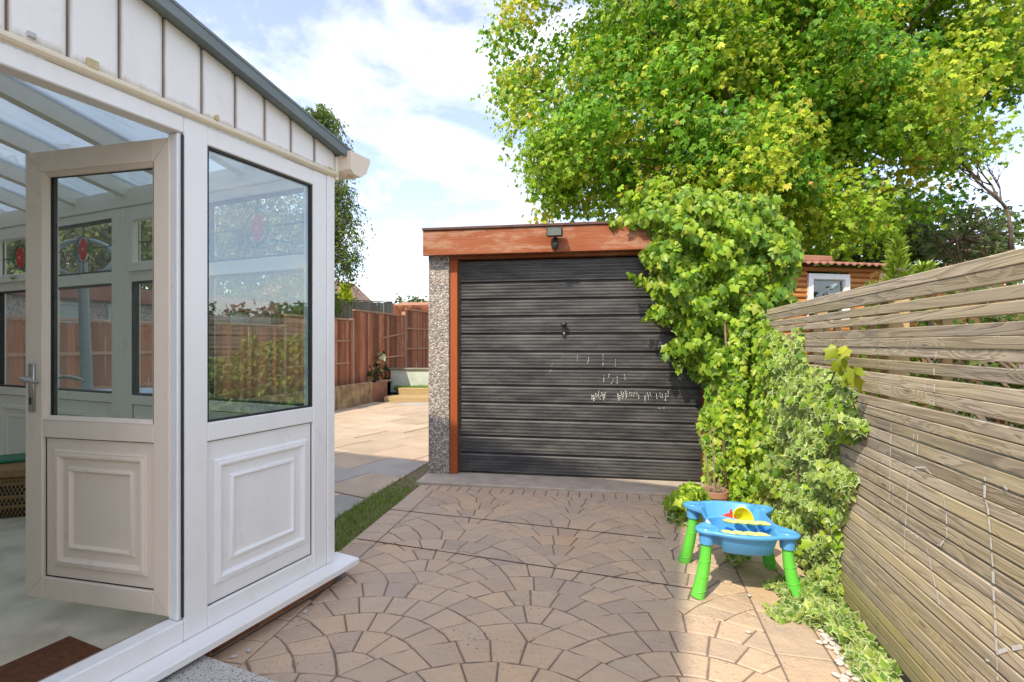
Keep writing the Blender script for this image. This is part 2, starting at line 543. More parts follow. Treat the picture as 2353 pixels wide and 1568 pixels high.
def poly_translucent():
    m, t, b = new_mat('twin_wall_sheet')
    t.nodes.remove(b)
    v = coords(t, (1, 1, 1), False)
    sp = t.nodes.new('ShaderNodeSeparateXYZ'); t.links.new(v, sp.inputs[0])
    w = math_n(t, 'FRACT', math_n(t, 'MULTIPLY', sp.outputs[1], 62.0))     # flutes run with the fall
    line = ramp(t, w, [(.0, 1.0), (.22, .15), (.45, 0.0), (.78, .15), (1.0, 1.0)])
    dirt = ramp(t, noise(t, coords(t, (.6, 3, 1), False), 7, 6, .7), [(.48, 0.0), (.75, .75)])
    col = mixc(t, dirt, (.86, .91, .92), (.60, .66, .65))
    col = mixc(t, math_n(t, 'MULTIPLY', line, .95), col, (.36, .42, .45))
    tp = t.nodes.new('ShaderNodeBsdfTransparent'); t.links.new(col, tp.inputs[0])
    tl = t.nodes.new('ShaderNodeBsdfTranslucent'); t.links.new(col, tl.inputs[0])
    gl = t.nodes.new('ShaderNodeBsdfGlossy'); gl.inputs['Roughness'].default_value = .25
    m1 = t.nodes.new('ShaderNodeMixShader'); m1.inputs[0].default_value = .55
    t.links.new(tp.outputs[0], m1.inputs[1]); t.links.new(tl.outputs[0], m1.inputs[2])
    m2 = t.nodes.new('ShaderNodeMixShader'); m2.inputs[0].default_value = .08
    t.links.new(m1.outputs[0], m2.inputs[1]); t.links.new(gl.outputs[0], m2.inputs[2])
    t.links.new(m2.outputs[0], t.nodes['Material Output'].inputs[0])
    return m
M['sheet'] = poly_translucent()

# ------------------------------------------------------------------ ground
g = MB(); g.add([(-400, -400, -.05), (400, -400, -.05), (400, 600, -.05), (-400, 600, -.05)], [(0, 1, 2, 3)])
tag(g.build('ground', M['ground']), kind='structure')

# garage frame of reference (the paving follows it)
GO = Vector((-.49, 4.75, 0)); GA = R(-9.3)
GE = Vector((math.cos(GA), math.sin(GA), 0)); GN = Vector((-math.sin(GA), math.cos(GA), 0))
def g2w(a, b):   # garage frame to the world
    p = GO + GE * a + GN * b
    return (p.x, p.y)
# conservatory frame of reference
TH = R(23.6)
P0 = Vector((-.912, 2.64, 0))
U = Vector((-math.sin(TH), -math.cos(TH), 0)); V = Vector((-math.cos(TH), math.sin(TH), 0))
def c2w(s, t, z=0.0):
    p = P0 + U * s + V * t
    return Vector((p.x, p.y, z))
# right fence line
FD = Vector((math.sin(R(13.03)), math.cos(R(13.03)), 0)); FN = Vector((-FD.y, FD.x, 0))   # along, towards the paving
FP = Vector((1.561, 2.46, 0))

# ------------------------------------------------------------------ imprinted paving
def paving_material():
    m, t, b = new_mat('imprinted_concrete')
    v = coords(t, (1, 1, 1), False, 'Object')
    f = ramp(t, noise(t, v, 2.2, 6, .6), [(.3, 0.0), (.7, 1.0)])
    col = mixc(t, f, (.60, .435, .29), (.49, .39, .295))
    f2 = ramp(t, noise(t, v, 18, 6, .7), [(.45, 0.0), (.72, .45)])
    col = mixc(t, f2, col, (.60, .47, .345))
    f3 = ramp(t, noise(t, v, 0.9, 3), [(.50, 0.0), (.68, .4)])
    col = mixc(t, f3, col, (.62, .35, .16))
    pits = ramp(t, noise(t, v, 75, 2, .5), [(.63, 0.0), (.69, .8)])
    msk = ramp(t, noise(t, v, 3.2, 2), [(.46, 0.0), (.62, 1.0)])
    col = mixc(t, math_n(t, 'MULTIPLY', pits, msk), col, (.10, .075, .06))
    col = mixc(t, 1.0, col, ramp(t, objrand(t), [(0, (.87, .88, .91)), (.5, (1, 1, 1)), (1, (1.08, 1.05, 1.0))]), 'MULTIPLY')
    t.links.new(col, b.inputs['Base Color'])
    rr = ramp(t, noise(t, v, 5, 4), [(.3, .55), (.7, .8)])
    t.links.new(rr, b.inputs['Roughness'])
    h = math_n(t, 'ADD', math_n(t, 'MULTIPLY', noise(t, v, 9, 6, .6), 1.0), math_n(t, 'MULTIPLY', noise(t, v, 60, 3), .15))
    bump(t, b, h, .9, .018)
    return m
M['paving'] = paving_material()
M['joint'] = simple('paving_joint', (.25, .195, .155), (.17, .135, .11), 9, .95, .4, 90)

pav = MB()
pb = [g2w(-.255, -.33), g2w(2.45, -.33), (1.85, 3.9), (1.20, .9), (.9, -2.5), (-3.2, -2.5), tuple(c2w(1.6, -.0)[:2]), tuple(c2w(.04, -.0)[:2]), tuple(c2w(.02, .12)[:2]), g2w(-.255, -1.6)]
pav.add([(x, y, -.0045) for x, y in pb] + [(x, y, -.05) for x, y in pb], [tuple(range(len(pb)))] + [(i, (i + 1) % len(pb), (i + 1) % len(pb) + len(pb), i + len(pb)) for i in range(len(pb))])
paving = tag(pav.build('paving', M['joint']), kind='structure')

stones = []      # (polygon, kind)
def pl(nx, ny, p): # half plane keeping the side that (nx,ny) points away from
    return (nx, ny, nx * p[0] + ny * p[1])
left_in = pl(-GE.x, -GE.y, g2w(-.085, 0))
gar_in = pl(GN.x, GN.y, g2w(0, -.50))
cons_in = (V.x, V.y, V.x * c2w(0, -.012).x + V.y * c2w(0, -.012).y)      # stay outside the end wall
fb = FP + FN * .405
fence_in = pl(-FN.x, -FN.y, (fb.x, fb.y))
fo = FP + FN * .17
fence_out = pl(-FN.x, -FN.y, (fo.x, fo.y))
def cons_corner(poly):
    """cut what lies under the conservatory"""
    c = [sum(p[0] for p in poly) / len(poly), sum(p[1] for p in poly) / len(poly)]
    q = Vector((c[0], c[1], 0)) - P0
    if q.dot(U) > -.10: return clip_poly(poly, [cons_in])
    return poly
# fans
FR = .744; FW = 2 * FR * math.sin(R(60)); FH = FR / 2; NR = 5
ang = R(-13.3); ca, sa = math.cos(ang), math.sin(ang)
apex = (.239, 2.831)
def fan2w(x, y): return (apex[0] + ca * x - sa * y, apex[1] + sa * x + ca * y)
def philim(r):
    return R(30) + math.asin(min(1, r / (2 * FR)))
for row in range(-8, 9):
    for cl in range(-4, 5):
        ox = (cl + (.5 if row % 2 else 0)) * FW; oy = row * FH - FR
        wx, wy = fan2w(ox, oy + FR * .6)
        if wy < .5 or wy > 5.6 or abs(wx) > 3.4: continue
        for k in range(NR):
            r0 = FR * k / NR; r1 = FR * (k + 1) / NR
            n = [1, 3, 5, 7, 10][k]
            cuts = [-1 + 2 * i / n for i in range(n + 1)]
            for i in range(1, n): cuts[i] += rnd.uniform(-.09, .09) / n * 2
            for i in range(n):
                t0, t1 = cuts[i], cuts[i + 1]
                p = []
                m_ = 3
                jr = [rnd.uniform(-.005, .005) for _ in range(8)]
                for q in range(m_ + 1):
                    t = t0 + (t1 - t0) * q / m_
                    a = t * philim(r1)
                    p.append((ox + (r1 + jr[q]) * math.sin(a), oy + (r1 + jr[q]) * math.cos(a)))
                if k == 0:
                    p.append((ox, oy))
                else:
                    for q in range(m_, -1, -1):
                        t = t0 + (t1 - t0) * q / m_
                        a = t * philim(r0)
                        p.append((ox + r0 * math.sin(a), oy + r0 * math.cos(a)))
                p = [fan2w(*z) for z in p][::-1]
                p = clip_poly(p, [left_in, gar_in, fence_in])
                if p: p = cons_corner(p)
                if len(p) >= 3 and abs(area(p)) > .0004: stones.append(p)
# left border: soldier bricks across the edge strip
b = -.50
while b > -3.7:
    l = rnd.uniform(.14, .20)
    p = [g2w(-.25, b), g2w(-.25, b - l), g2w(-.085, b - l), g2w(-.085, b)]
    p = cons_corner(p)
    if len(p) >= 3 and abs(area(p)) > .002: stones.append(p)
    b -= l
# course along the garage
a = -.25
while a < 2.4:
    l = rnd.uniform(.085, .10)
    stones.append([g2w(a, -.35), g2w(a, -.50), g2w(a + l, -.50), g2w(a + l, -.35)])
    a += l
# border along the fence: two columns of long stones
for (o0, o1, l0, l1) in ((.405, .20, .22, .36), (.20, .06, .3, .5)):
    q = -3.6
    while q < 1.55:
        l = rnd.uniform(l0, l1)
        e = [FP + FD * q + FN * o0, FP + FD * q + FN * o1, FP + FD * (q + l) + FN * o1, FP + FD * (q + l) + FN * o0]
        p = clip_poly([(z.x, z.y) for z in e], [gar_in])
        if len(p) >= 3: stones.append(p)
        q += l
stones = [p for p in stones if sum(q[1] for q in p) / len(p) > .8]
stones = [p if area(p) > 0 else p[::-1] for p in stones]
def cdist(p):
    x = sum(q[0] for q in p) / len(p); y = sum(q[1] for q in p) / len(p)
    vis = (y > 1.72) and (abs(x) < y * 1.02)
    return (0 if vis else 50) + math.hypot(x, y)
stones.sort(key=cdist)
rest = MB()
for i, p in enumerate(stones):
    s_ = stone(p, .0026, .0055, rnd.uniform(-.0004, .0016), -.012, .0006)
    if i < 300: s_.build('paving_stone', M['paving'], paving)
    else: rest.add(s_.v, s_.f)
tag(rest.build('paving_stones', M['paving'], paving), kind='stuff')
# two sawn expansion joints
cut = MB()
for (x0, y0, x1, y1) in ((820, 1238, 1600, 1354), (890, 1170, 1520, 1238)):
    p = ground(x0, y0, .003); q = ground(x1, y1, .003)
    cut.bar(p, q, .006, .0022)
cut.build('saw_cut', simple('saw_cut', (.06, .048, .04), (.1, .08, .07), 20, .95), paving)

# concrete threshold in front of the garage
th = MB(); 
e = [g2w(-.30, -.335), g2w(2.30, -.37), g2w(2.30, .35), g2w(-.30, .35)]
th.loops([[(x, y, -.04) for x, y in e], [(x, y, .016) for x, y in e], [(x, y, .022) for x, y in inset(e, .006)]], cap1=True)
tag(th.build('threshold', M['concrete']), kind='structure')

# ------------------------------------------------------------------ conservatory
cons = thing('conservatory', 'white lean-to conservatory with open door and sloping clear roof', 'conservatory', P0, math.pi / 2 - TH)
def cb(mb, s0, s1, t0, t1, z0, z1, c=0.0): return mb.box(-s1, -s0, t0, t1, z0, z1, c)
def ring(mb, P, a0, a1, b0, b1, prof):
    """mitred frame: prof = (inset, height) pairs"""
    mb.loops([[P(a0 + d, b0 + d, h), P(a1 - d, b0 + d, h), P(a1 - d, b1 - d, h), P(a0 + d, b1 - d, h)] for d, h in prof])
def gableP(a, b_, h): return (-a, -h, b_)
def roof_z(s): return 2.245 + .2345 * s
SE = 3.0      # where it meets the house
TE = 4.15

# brick plinth
bk = MB().box(-.215, 0, -.05, .05, -.03, .032, .004).mesh('brick', M['brick'])
for i in range(9):
    o = obj('brick', bk, cons, loc=(-.012 - i * .225, .04, .036), rot=(0, 0, rnd.uniform(-.01, .01)))
for i in range(3):
    obj('brick', bk, cons, loc=(-.05, .31 + i * .225, .036), rot=(0, 0, math.pi / 2))
mm = MB(); cb(mm, .02, SE, .0, .1, -.04, .066); cb(mm, .02, .1, .1, TE, -.04, .066)
mm.build('mortar_bed', M['mortar'], cons)

# sill with a sloping nose
sl = MB()
sl.extrude([(-.085, .074), (-.085, .098), (-.08, .103), (.07, .110), (.07, .074)], (.085, 0, 0), (-SE, 0, 0), ((0, 1, 0), (0, 0, 1)))
sl.build('sill', M['upvc'], cons)
sl = MB()
sl.extrude([(.086, .074), (.086, .098), (.08, .103), (-.05, .110), (-.05, .074)], (0, .0705, 0), (0, TE, 0), ((1, 0, 0), (0, 0, 1)))
sl.build('sill', M['upvc'], cons)

# end wall frame
fr = MB(); C_ = .004
cb(fr, 0.0, .052, 0, .07, .1085, 2.08, C_)                      # corner post
fr.build('corner_post', M['upvc'], cons)
fr = MB()
cb(fr, .0535, .143, .004, .07, .1085, 2.08, C_)
cb(fr, .690, .785, .004, .07, .1085, 2.08, C_)
cb(fr, .143, .690, .005, .068, .1085, .190, C_)
cb(fr, .143, .690, .005, .068, .842, .916, C_)
cb(fr, .143, .690, .005, .068, 2.005, 2.079, C_)
fr.build('window_frame', M['upvc'], cons)
fr = MB()
cb(fr, .786, .806, .012, .066, .192, 2.015, C_)                    # door jamb
cb(fr, .786, 1.66, .003, .07, .1085, .190, C_)                    # threshold
cb(fr, .786, 1.66, .003, .07, 2.016, 2.079, C_)                   # head
cb(fr, 1.56, 1.66, .004, .07, .191, 2.015, C_)
fr.build('door_frame', M['upvc'], cons)
fr = MB()
for s0 in (1.66, 2.34):
    for (z0, z1) in ((.1085, .19), (.842, .916), (2.005, 2.079)):
        cb(fr, s0 + .09, s0 + .6, .006, .068, z0, z1, C_)
    cb(fr, s0 + .001, s0 + .09, .004, .07, .1085, 2.079, C_)
    cb(fr, s0 + .6, s0 + .66, .004, .07, .1085, 2.079, C_)
fr.build('window_frame', M['upvc'], cons)
gk = MB(); cb(gk, .7865, .7935, .004, .011, .2, 2.01)
gk.build('weather_strip', M['black'], cons)
# thresholds inner edge strip
gk = MB(); cb(gk, .8, 1.56, .0705, .078, .1, .1875); gk.build('threshold_strip', M['chrome'], cons)

def glazed(s0, s1, z0, z1, gm):
    gk = MB(); ring(gk, gableP, s0, s1, z0, z1, [(-.001, -.012), (.009, -.012), (.009, -.03), (-.001, -.03)])
    gk.build('gasket', M['black'], cons)
    pn = MB(); cb(pn, s0, s1, .022, .028, z0, z1); pn.build('pane', gm, cons)
def panelled(s0, s1, z0, z1, P, parent, mat, m1, m2, hb=-.02, back=None):
    """flat panel with two raised mitred mouldings"""
    pn = MB()
    def q(a, b_, h): return P(a, b_, h)
    pn.loops([[q(s0, z0, hb), q(s1, z0, hb), q(s1, z1, hb), q(s0, z1, hb)], [q(s0, z0, hb - .02), q(s1, z0, hb - .02), q(s1, z1, hb - .02), q(s0, z1, hb - .02)]], cap0=True, cap1=True)
    o = pn.build('panel', mat, parent)
    gk = MB(); ring(gk, P, s0, s1, z0, z1, [(-.002, hb + .001), (.0045, hb + .0022), (.0045, hb - .001)]); gk.build('gasket', M['black'], parent)
    prof = [(0, hb + .0003), (.002, hb + .008), (.010, hb + .012), (.014, hb + .009), (.018, hb + .015), (.026, hb + .016), (.034, hb + .008), (.038, hb + .0003)]
    prof2 = [(0, hb + .0003), (.002, hb + .007), (.008, hb + .011), (.014, hb + .012), (.020, hb + .006), (.023, hb + .0003)]
    for r_, pf in ((m1, prof), (m2, prof2)):
        mo = MB(); ring(mo, P, *r_, pf); mo.build('moulding', mat, parent, smooth=25)
    return o
glazed(.143, .690, .916, 2.005, M['glass_end'])
panelled(.143, .690, .190, .842, gableP, cons, M['upvc'], (.173, .659, .262, .764), (.247, .588, .337, .690))
for s0 in (1.75, 2.43):
    glazed(s0, s0 + .51, .916, 2.005, M['glass_end'])
    panelled(s0, s0 + .51, .19, .842, gableP, cons, M['upvc'], (s0 + .03, s0 + .48, .27, .76), (s0 + .1, s0 + .41, .34, .69))

# yellowed trim under the cladding, cladding boards, grime behind the joints
tr = MB()
tr.extrude([(.002, 2.0795), (-.010, 2.084), (-.016, 2.092), (-.016, 2.101), (-.004, 2.112), (.004, 2.112), (.004, 2.0795)], (.005, 0, 0), (-SE, 0, 0), ((0, 1, 0), (0, 0, 1)))
tr.build('head_trim', M['trim'], cons)
W_ = .1445
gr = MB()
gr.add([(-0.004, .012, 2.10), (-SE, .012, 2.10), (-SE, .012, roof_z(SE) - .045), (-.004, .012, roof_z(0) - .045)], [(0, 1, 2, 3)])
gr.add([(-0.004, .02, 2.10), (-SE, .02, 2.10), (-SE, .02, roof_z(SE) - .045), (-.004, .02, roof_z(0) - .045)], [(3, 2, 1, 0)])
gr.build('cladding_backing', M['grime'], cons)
i = 0
s = .0
while s < SE - .02:
    s1 = min(s + W_ - .007, SE)
    bd = MB()
    def slab(a0, a1, t0, t1):
        zt0, zt1 = roof_z(a0) - .046, roof_z(a1) - .046
        v = [(-a0, t0, 2.1125), (-a1, t0, 2.1125), (-a1, t0, zt1), (-a0, t0, zt0), (-a0, t1, 2.1125), (-a1, t1, 2.1125), (-a1, t1, zt1), (-a0, t1, zt0)]
        bd.add(v, [(0, 1, 2, 3), (7, 6, 5, 4), (0, 3, 7, 4), (1, 5, 6, 2), (3, 2, 6, 7), (0, 4, 5, 1)])
    slab(s + .001, s + .016, .002, .011)
    slab(s + .016, s1, -.003, .011)
    bd.build('cladding_board', M['clad'], cons)
    s += W_
# small stickers / vents on the cladding
def clad_bit(x, y, w, h, m, name, n=16, rnd_=False):
    k = (x - CX) / F
    s_ = (P0.y * k - P0.x) / (-U.y * k + U.x) if False else None
    # solve the ray with the end wall plane
    d = Vector(((x - CX) / F, 1, (HZ - y) / F)); o_ = Vector((0, 0, CH))
    nrm = -V
    tt = ((P0 - o_).dot(nrm)) / d.dot(nrm)
    p = o_ + d * tt - P0
    s_ = p.dot(U); z_ = p.z
    b_ = MB()
    if rnd_:
        pts = [(math.cos(2 * math.pi * q / n), math.sin(2 * math.pi * q / n)) for q in range(n)]
    else:
        pts = [(-1, -1), (1, -1), (1, 1), (-1, 1)]
    b_.loops([[(-s_ + px * w, -.0032, z_ + py * h) for px, py in pts], [(-s_ + px * w, -.010, z_ + py * h) for px, py in pts], [(-s_ + px * w * .8, -.013, z_ + py * h * .8) for px, py in pts]], cap1=True)
    b_.build(name, m, cons, smooth=30)
M['yellow_plastic'] = simple('yellowed_plastic', (.66, .55, .30), (.5, .4, .2), 25, .4)
clad_bit(210, 149, .016, .015, M['yellow_plastic'], 'vent_cover')
clad_bit(496, 272, .009, .0135, M['yellow_plastic'], 'vent_cover', rnd_=True)
clad_bit(756, 391, .010, .012, M['yellow_plastic'], 'vent_cover')
clad_bit(70, 82, .010, .008, simple('faded_sticker', (.45, .45, .44), (.62, .62, .6), 300, .6), 'sticker')

# verge flashing, roof
vf = MB()
for (t0, t1, z0, z1) in ((-.055, .02, -.043, -.004), (-.058, .03, -.006, .006), (-.058, -.05, -.05, -.02)):
    v = []
    for s_ in (-.095, SE):
        for t_ in (t0, t1):
            for z_ in (z0, z1):
                v.append((-s_, t_, roof_z(s_) + z_))
    vf.add(v, [(0, 1, 3, 2), (4, 6, 7, 5), (0, 4, 5, 1), (2, 3, 7, 6), (0, 2, 6, 4), (1, 5, 7, 3)])
vf.build('verge_flashing', M['flash'], cons)
rafts = [.05, .60, 1.13, 1.66, 2.20, 2.73, 3.26, 3.79, 4.12]
for t_ in rafts:
    rf = MB()
    v = []
    for s_ in (.03, SE):
        for a_ in (-.03, .03):
            for z_ in (-.105, -.022):
                v.append((-s_, t_ + a_, roof_z(s_) + z_))
    rf.add(v, [(0, 1, 3, 2), (4, 6, 7, 5), (0, 4, 5, 1), (2, 3, 7, 6), (0, 2, 6, 4), (1, 5, 7, 3)])
    rf.build('rafter', M['upvc_in'], cons)
for i in range(len(rafts) - 1):
    t0, t1 = rafts[i] + .002, rafts[i + 1] - .002
    rs = MB()
    v = []
    for s_ in (-.08, SE):
        for a_ in (t0, t1):
            for z_ in (-.021, -.004):
                v.append((-s_, a_, roof_z(s_) + z_))
    rs.add(v, [(0, 1, 3, 2), (4, 6, 7, 5), (0, 4, 5, 1), (2, 3, 7, 6), (0, 2, 6, 4), (1, 5, 7, 3)])
    rs.build('roof_sheet', M['sheet'], cons)
    cp = MB()
    cp.bar((.08, rafts[i + 1], roof_z(-.08) + .004), (-SE, rafts[i + 1], roof_z(SE) + .004), .05, .012)
    cp.build('glazing_cap', M['upvc'], cons)
# eaves beam, gutter
ev = MB(); cb(ev, .0, .07, .071, TE, 2.09, 2.205, .004); cb(ev, -.02, -.001, -.01, TE, 2.07, 2.19, .003)
ev.build('eaves_beam', M['upvc_in'], cons)
gp = [(.022, .085), (.025, .0), (.045, -.018), (.095, -.02), (.135, .01), (.165, .075), (.165, .088), (.158, .088), (.128, .016), (.09, -.012), (.05, -.01), (.033, .004), (.03, .085)]
gt = MB(); gt.extrude(gp, (0, -.078, 2.125), (0, TE, 2.125), ((1, 0, 0), (0, 0, 1)))
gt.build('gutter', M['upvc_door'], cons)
gc = MB()
gpo = [(.017, .09), (.02, -.004), (.043, -.024), (.097, -.026), (.14, .006), (.171, .075), (.171, .092)]
gc.extrude(gpo, (0, -.086, 2.125), (0, -.062, 2.125), ((1, 0, 0), (0, 0, 1)))
gc.extrude([(x * 1.0, z * 1.0) for x, z in gpo], (0, -.035, 2.1245), (0, .0, 2.1245), ((1, 0, 0), (0, 0, 1)))
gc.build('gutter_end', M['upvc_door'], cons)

# floor, walls inside
fl = MB(); cb(fl, .06, SE, .07, TE, .02, .1)
fl.build('floor', M['carpet'], cons)
wl = MB(); cb(wl, .05, SE, TE, TE + .1, 0, 2.1); 
wl.add([(-.05, TE + .05, 2.1), (-SE, TE + .05, 2.1), (-SE, TE + .05, roof_z(SE)), (-.05, TE + .05, roof_z(.05))], [(0, 1, 2, 3)])
wl.build('end_wall', M['inner_wall'], cons)

# eaves wall: windows between mullions, glass below and top light above
def eaveP(a, b_, h): return (-(.06 + h), a, b_)
wins = [(.13, .90, 0), (1.02, 1.60, 1), (1.80, 2.52, 0), (2.68, 3.25, 1), (3.37, 4.06, 0)]
for wi, (t0, t1, opener) in enumerate(wins):
    fm = MB()
    lo = .071 if wi == 0 else (wins[wi - 1][1] + t0) / 2
    hi = TE if wi == len(wins) - 1 else (t1 + wins[wi + 1][0]) / 2
    cb(fm, 0, .06, lo + .001, t0, .1085, 2.089, .003)
    cb(fm, 0, .06, t1, hi, .1085, 2.089, .003)
    for (z0, z1) in ((.1085, .19), (.842, .90), (1.615, 1.69), (2.035, 2.089)):
        cb(fm, .002, .058, t0, t1, z0, z1, .003)
    w = fm.build('window', M['upvc_in'], cons)
    gk = MB()
    for (z0, z1) in ((.90, 1.615), (1.69, 2.035)):
        ring(gk, eaveP, t0, t1, z0, z1, [(-.001, -.008), (.012, -.008), (.012, -.045), (-.001, -.045)])
    gk.build('gasket', M['black'], w)
    if opener:
        sa_ = MB(); ring(sa_, eaveP, t0 - .012, t1 + .012, 1.678, 2.047, [(0, 0.001), (.0, .018), (.05, .018), (.056, .010), (.056, -.02), (0, -.02)])
        sa_.build('sash', M['upvc_in'], w)
        hn = MB(); cb(hn, .078, .088, (t0 + t1) / 2 - .012, (t0 + t1) / 2 + .012, 1.695, 1.72, .003); cb(hn, .088, .096, (t0 + t1) / 2 - .07, (t0 + t1) / 2 + .01, 1.702, 1.714, .003)
        hn.build('handle', M['chrome'], w)
    pn = MB(); cb(pn, .028, .034, t0, t1, .90, 1.615); pn.build('pane', M['glass'], w)
    pn = MB(); cb(pn, .028, .034, t0, t1, 1.69, 2.035); pn.build('pane', M['glass'], w)
    panelled(t0, t1, .19, .842, eaveP, w, M['upvc_in'], (t0 + .05, t1 - .05, .27, .77), (t0 + .12, t1 - .12, .34, .70), hb=-.015)
    # leaded light with a rose
    tc_, zc = (t0 + t1) / 2, 1.862
    ld = MB()
    cb(ld, .0345, .0375, tc_ - .003, tc_ + .003, 1.69, zc - .088); cb(ld, .0345, .0375, tc_ - .003, tc_ + .003, zc + .088, 2.035)
    cb(ld, .0345, .0375, t0, tc_ - .088, zc - .003, zc + .003); cb(ld, .0345, .0375, tc_ + .088, t1, zc - .003, zc + .003)
    N_ = 36
    def circ(r, h): return [(-(h), tc_ + r * math.cos(2 * math.pi * q / N_), zc + r * math.sin(2 * math.pi * q / N_)) for q in range(N_)]
    ld.loops([circ(.085, .0345), circ(.085, .0385), circ(.091, .0385), circ(.091, .0345), circ(.085, .0345)])
    ld.build('lead', M['lead'], w)
    rs = MB()
    pts = []
    for q in range(40):
        a_ = 2 * math.pi * q / 40
        rr = .052 * (1 + .13 * math.cos(4 * a_)) 
        y_ = math.sin(a_) * (1.32 if True else 1)
        pts.append((math.cos(a_) * rr, y_ * rr))
    rs.loops([[(-.0345, tc_ + x, zc + z) for x, z in pts], [(-.0385, tc_ + x, zc + z) for x, z in pts]], cap0=True, cap1=True)
    rs.build('rose', M['red_glass'], w)
    ey = MB()
    ey.loops([[(-.0386, tc_ + .011 * math.cos(q * .785), zc + .013 * math.sin(q * .785)) for q in range(8)], [(-.0405, tc_ + .011 * math.cos(q * .785), zc + .013 * math.sin(q * .785)) for q in range(8)]], cap1=True)
    ey.build('rose_eye', simple('pink_glass', (.8, .45, .4), (.7, .35, .3), 20, .3) if wi == 0 else bpy.data.materials['pink_glass'], w)
    for sg in (-1, 1):
        lf = MB()
        pts = [(.083 + .020 * math.cos(a_ * math.pi / 8) * sg * sg, .036 * math.sin(a_ * math.pi / 8)) for a_ in range(16)]
        lf.loops([[(-.0388, tc_ + sg * x, zc + z - .004) for x, z in pts], [(-.042, tc_ + sg * x, zc + z - .004) for x, z in pts]], cap0=True, cap1=True)
        lf.build('rose_leaf', M['green_glass'], w)

# the open door
H0 = Vector((-1.2846, 1.92, 0))
dd = Vector((-.974, .225, 0)).normalized()
inv = Matrix.Rotation(-(math.pi / 2 - TH), 4, 'Z')
dloc = inv @ (H0 - P0)
drz = math.atan2(dd.y, dd.x) - (math.pi / 2 - TH)
DW = .711; DT = .062
def doorP(a, b_, h): return (a, h, b_)
def doorQ(a, b_, h): return (a, -DT - h, b_)
dm = MB()
z0, z1 = .202, 2.001
c = .003
dm.box(0, .074, -DT, 0, z0, z1, c); dm.box(.621, DW, -DT, 0, z0, z1, c)
dm.box(.0741, .6209, -DT + .001, -.001, z0, .287, c); dm.box(.0741, .6209, -DT + .001, -.001, 1.915, z1, c); dm.box(.0741, .6209, -DT + .001, -.001, .850, .921, c)
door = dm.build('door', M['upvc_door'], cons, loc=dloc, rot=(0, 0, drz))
tag(door, 'open warm-tinted door leaf swung inwards')
gk = MB()
ring(gk, doorP, .074, .621, .921, 1.915, [(-.001, -.010), (.010, -.012), (.010, -.03), (-.001, -.03)])
ring(gk, doorQ, .074, .621, .921, 1.915, [(-.001, -.010), (.010, -.012), (.010, -.03), (-.001, -.03)])
gk.build('gasket', M['black'], door)
bd = MB()
ring(bd, doorP, .074, .621, .921, 1.915, [(0, -.0005), (.016, -.012), (.016, -.02), (0, -.02)])
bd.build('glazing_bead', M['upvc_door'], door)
pn = MB(); pn.box(.08, .615, -.034, -.028, .925, 1.911); pn.build('pane', M['glass'], door)
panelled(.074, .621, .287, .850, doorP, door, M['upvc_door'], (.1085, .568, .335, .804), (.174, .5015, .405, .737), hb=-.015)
ins = MB(); ins.box(.075, .620, -DT + .012, -.036, .288, .849); ins.build('panel', M['upvc_in'], door)
# hinge edge channel
ch = MB(); ch.box(-.004, -.0005, -DT + .002, -DT + .009, z0 + .01, z1 - .01); ch.build('edge_strip', M['black'], door)
for zz in (.45, 1.15, 1.8):
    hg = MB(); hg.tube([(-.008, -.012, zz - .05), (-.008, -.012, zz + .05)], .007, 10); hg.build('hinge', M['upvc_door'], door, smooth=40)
ml = MB()
for (xa, za, xb, zb2) in ((.074, .287, .002, .204), (.621, .287, DW - .002, .204), (.074, 1.915, .002, 1.999), (.621, 1.915, DW - .002, 1.999)):
    ml.bar((xa, .0002, za), (xb, .0002, zb2), .0012, .0009, (0, 1, 0))
tag(ml.build('mitre_weld', simple('weld_line', (.52, .46, .39), (.45, .4, .33), 20, .6), door), kind='stuff')
# lever handle both sides
xh = .668; zh = 1.085
hm = MB()
hm.box(xh - .014, xh + .014, 0.0005, .010, zh - .135, zh + .062, .004)
hm.tube([(xh, .008, zh), (xh, .034, zh)], .011, 12)
hm.tube([(xh + .012, .036, zh + .002), (xh, .040, zh), (xh - .03, .044, zh - .004), (xh - .075, .046, zh - .010), (xh - .088, .044, zh - .012)], [.008, .009, .0085, .0075, .005], 10)
h_ = hm.build('handle', M['chrome'], door, smooth=45)
kh = MB(); kh.box(xh - .005, xh + .005, .0102, .012, zh - .105, zh - .075, .002); kh.build('keyhole', M['black'], door)
hm = MB()
hm.box(xh - .014, xh + .014, -DT - .010, -DT - .0005, zh - .135, zh + .062, .004)
hm.tube([(xh, -DT - .008, zh), (xh, -DT - .034, zh)], .011, 12)
hm.tube([(xh + .012, -DT - .036, zh + .002), (xh, -DT - .040, zh + .001), (xh - .04, -DT - .044, zh), (xh - .09, -DT - .046, zh - .008), (xh - .118, -DT - .044, zh - .016)], [.008, .009, .0095, .0085, .005], 10)
hm.build('handle', M['chrome'], door, smooth=45)

# doormat, basket and step
def cthing(name, label, cat, s_, t_, z_, rz=0.0):
    p = c2w(s_, t_, z_)
    return thing(name, label, cat, p, math.pi / 2 - TH + rz)
mt = MB()
mt.box(-.66, 0, 0, .31, 0, .012, .003)
o = mt.build('doormat', M['mat_brown']); o.location = c2w(.937, .128, .1005); o.rotation_euler = (0, 0, math.pi / 2 - TH)
tag(o, 'brown coir doormat on the pale carpet inside the doorway', 'doormat')

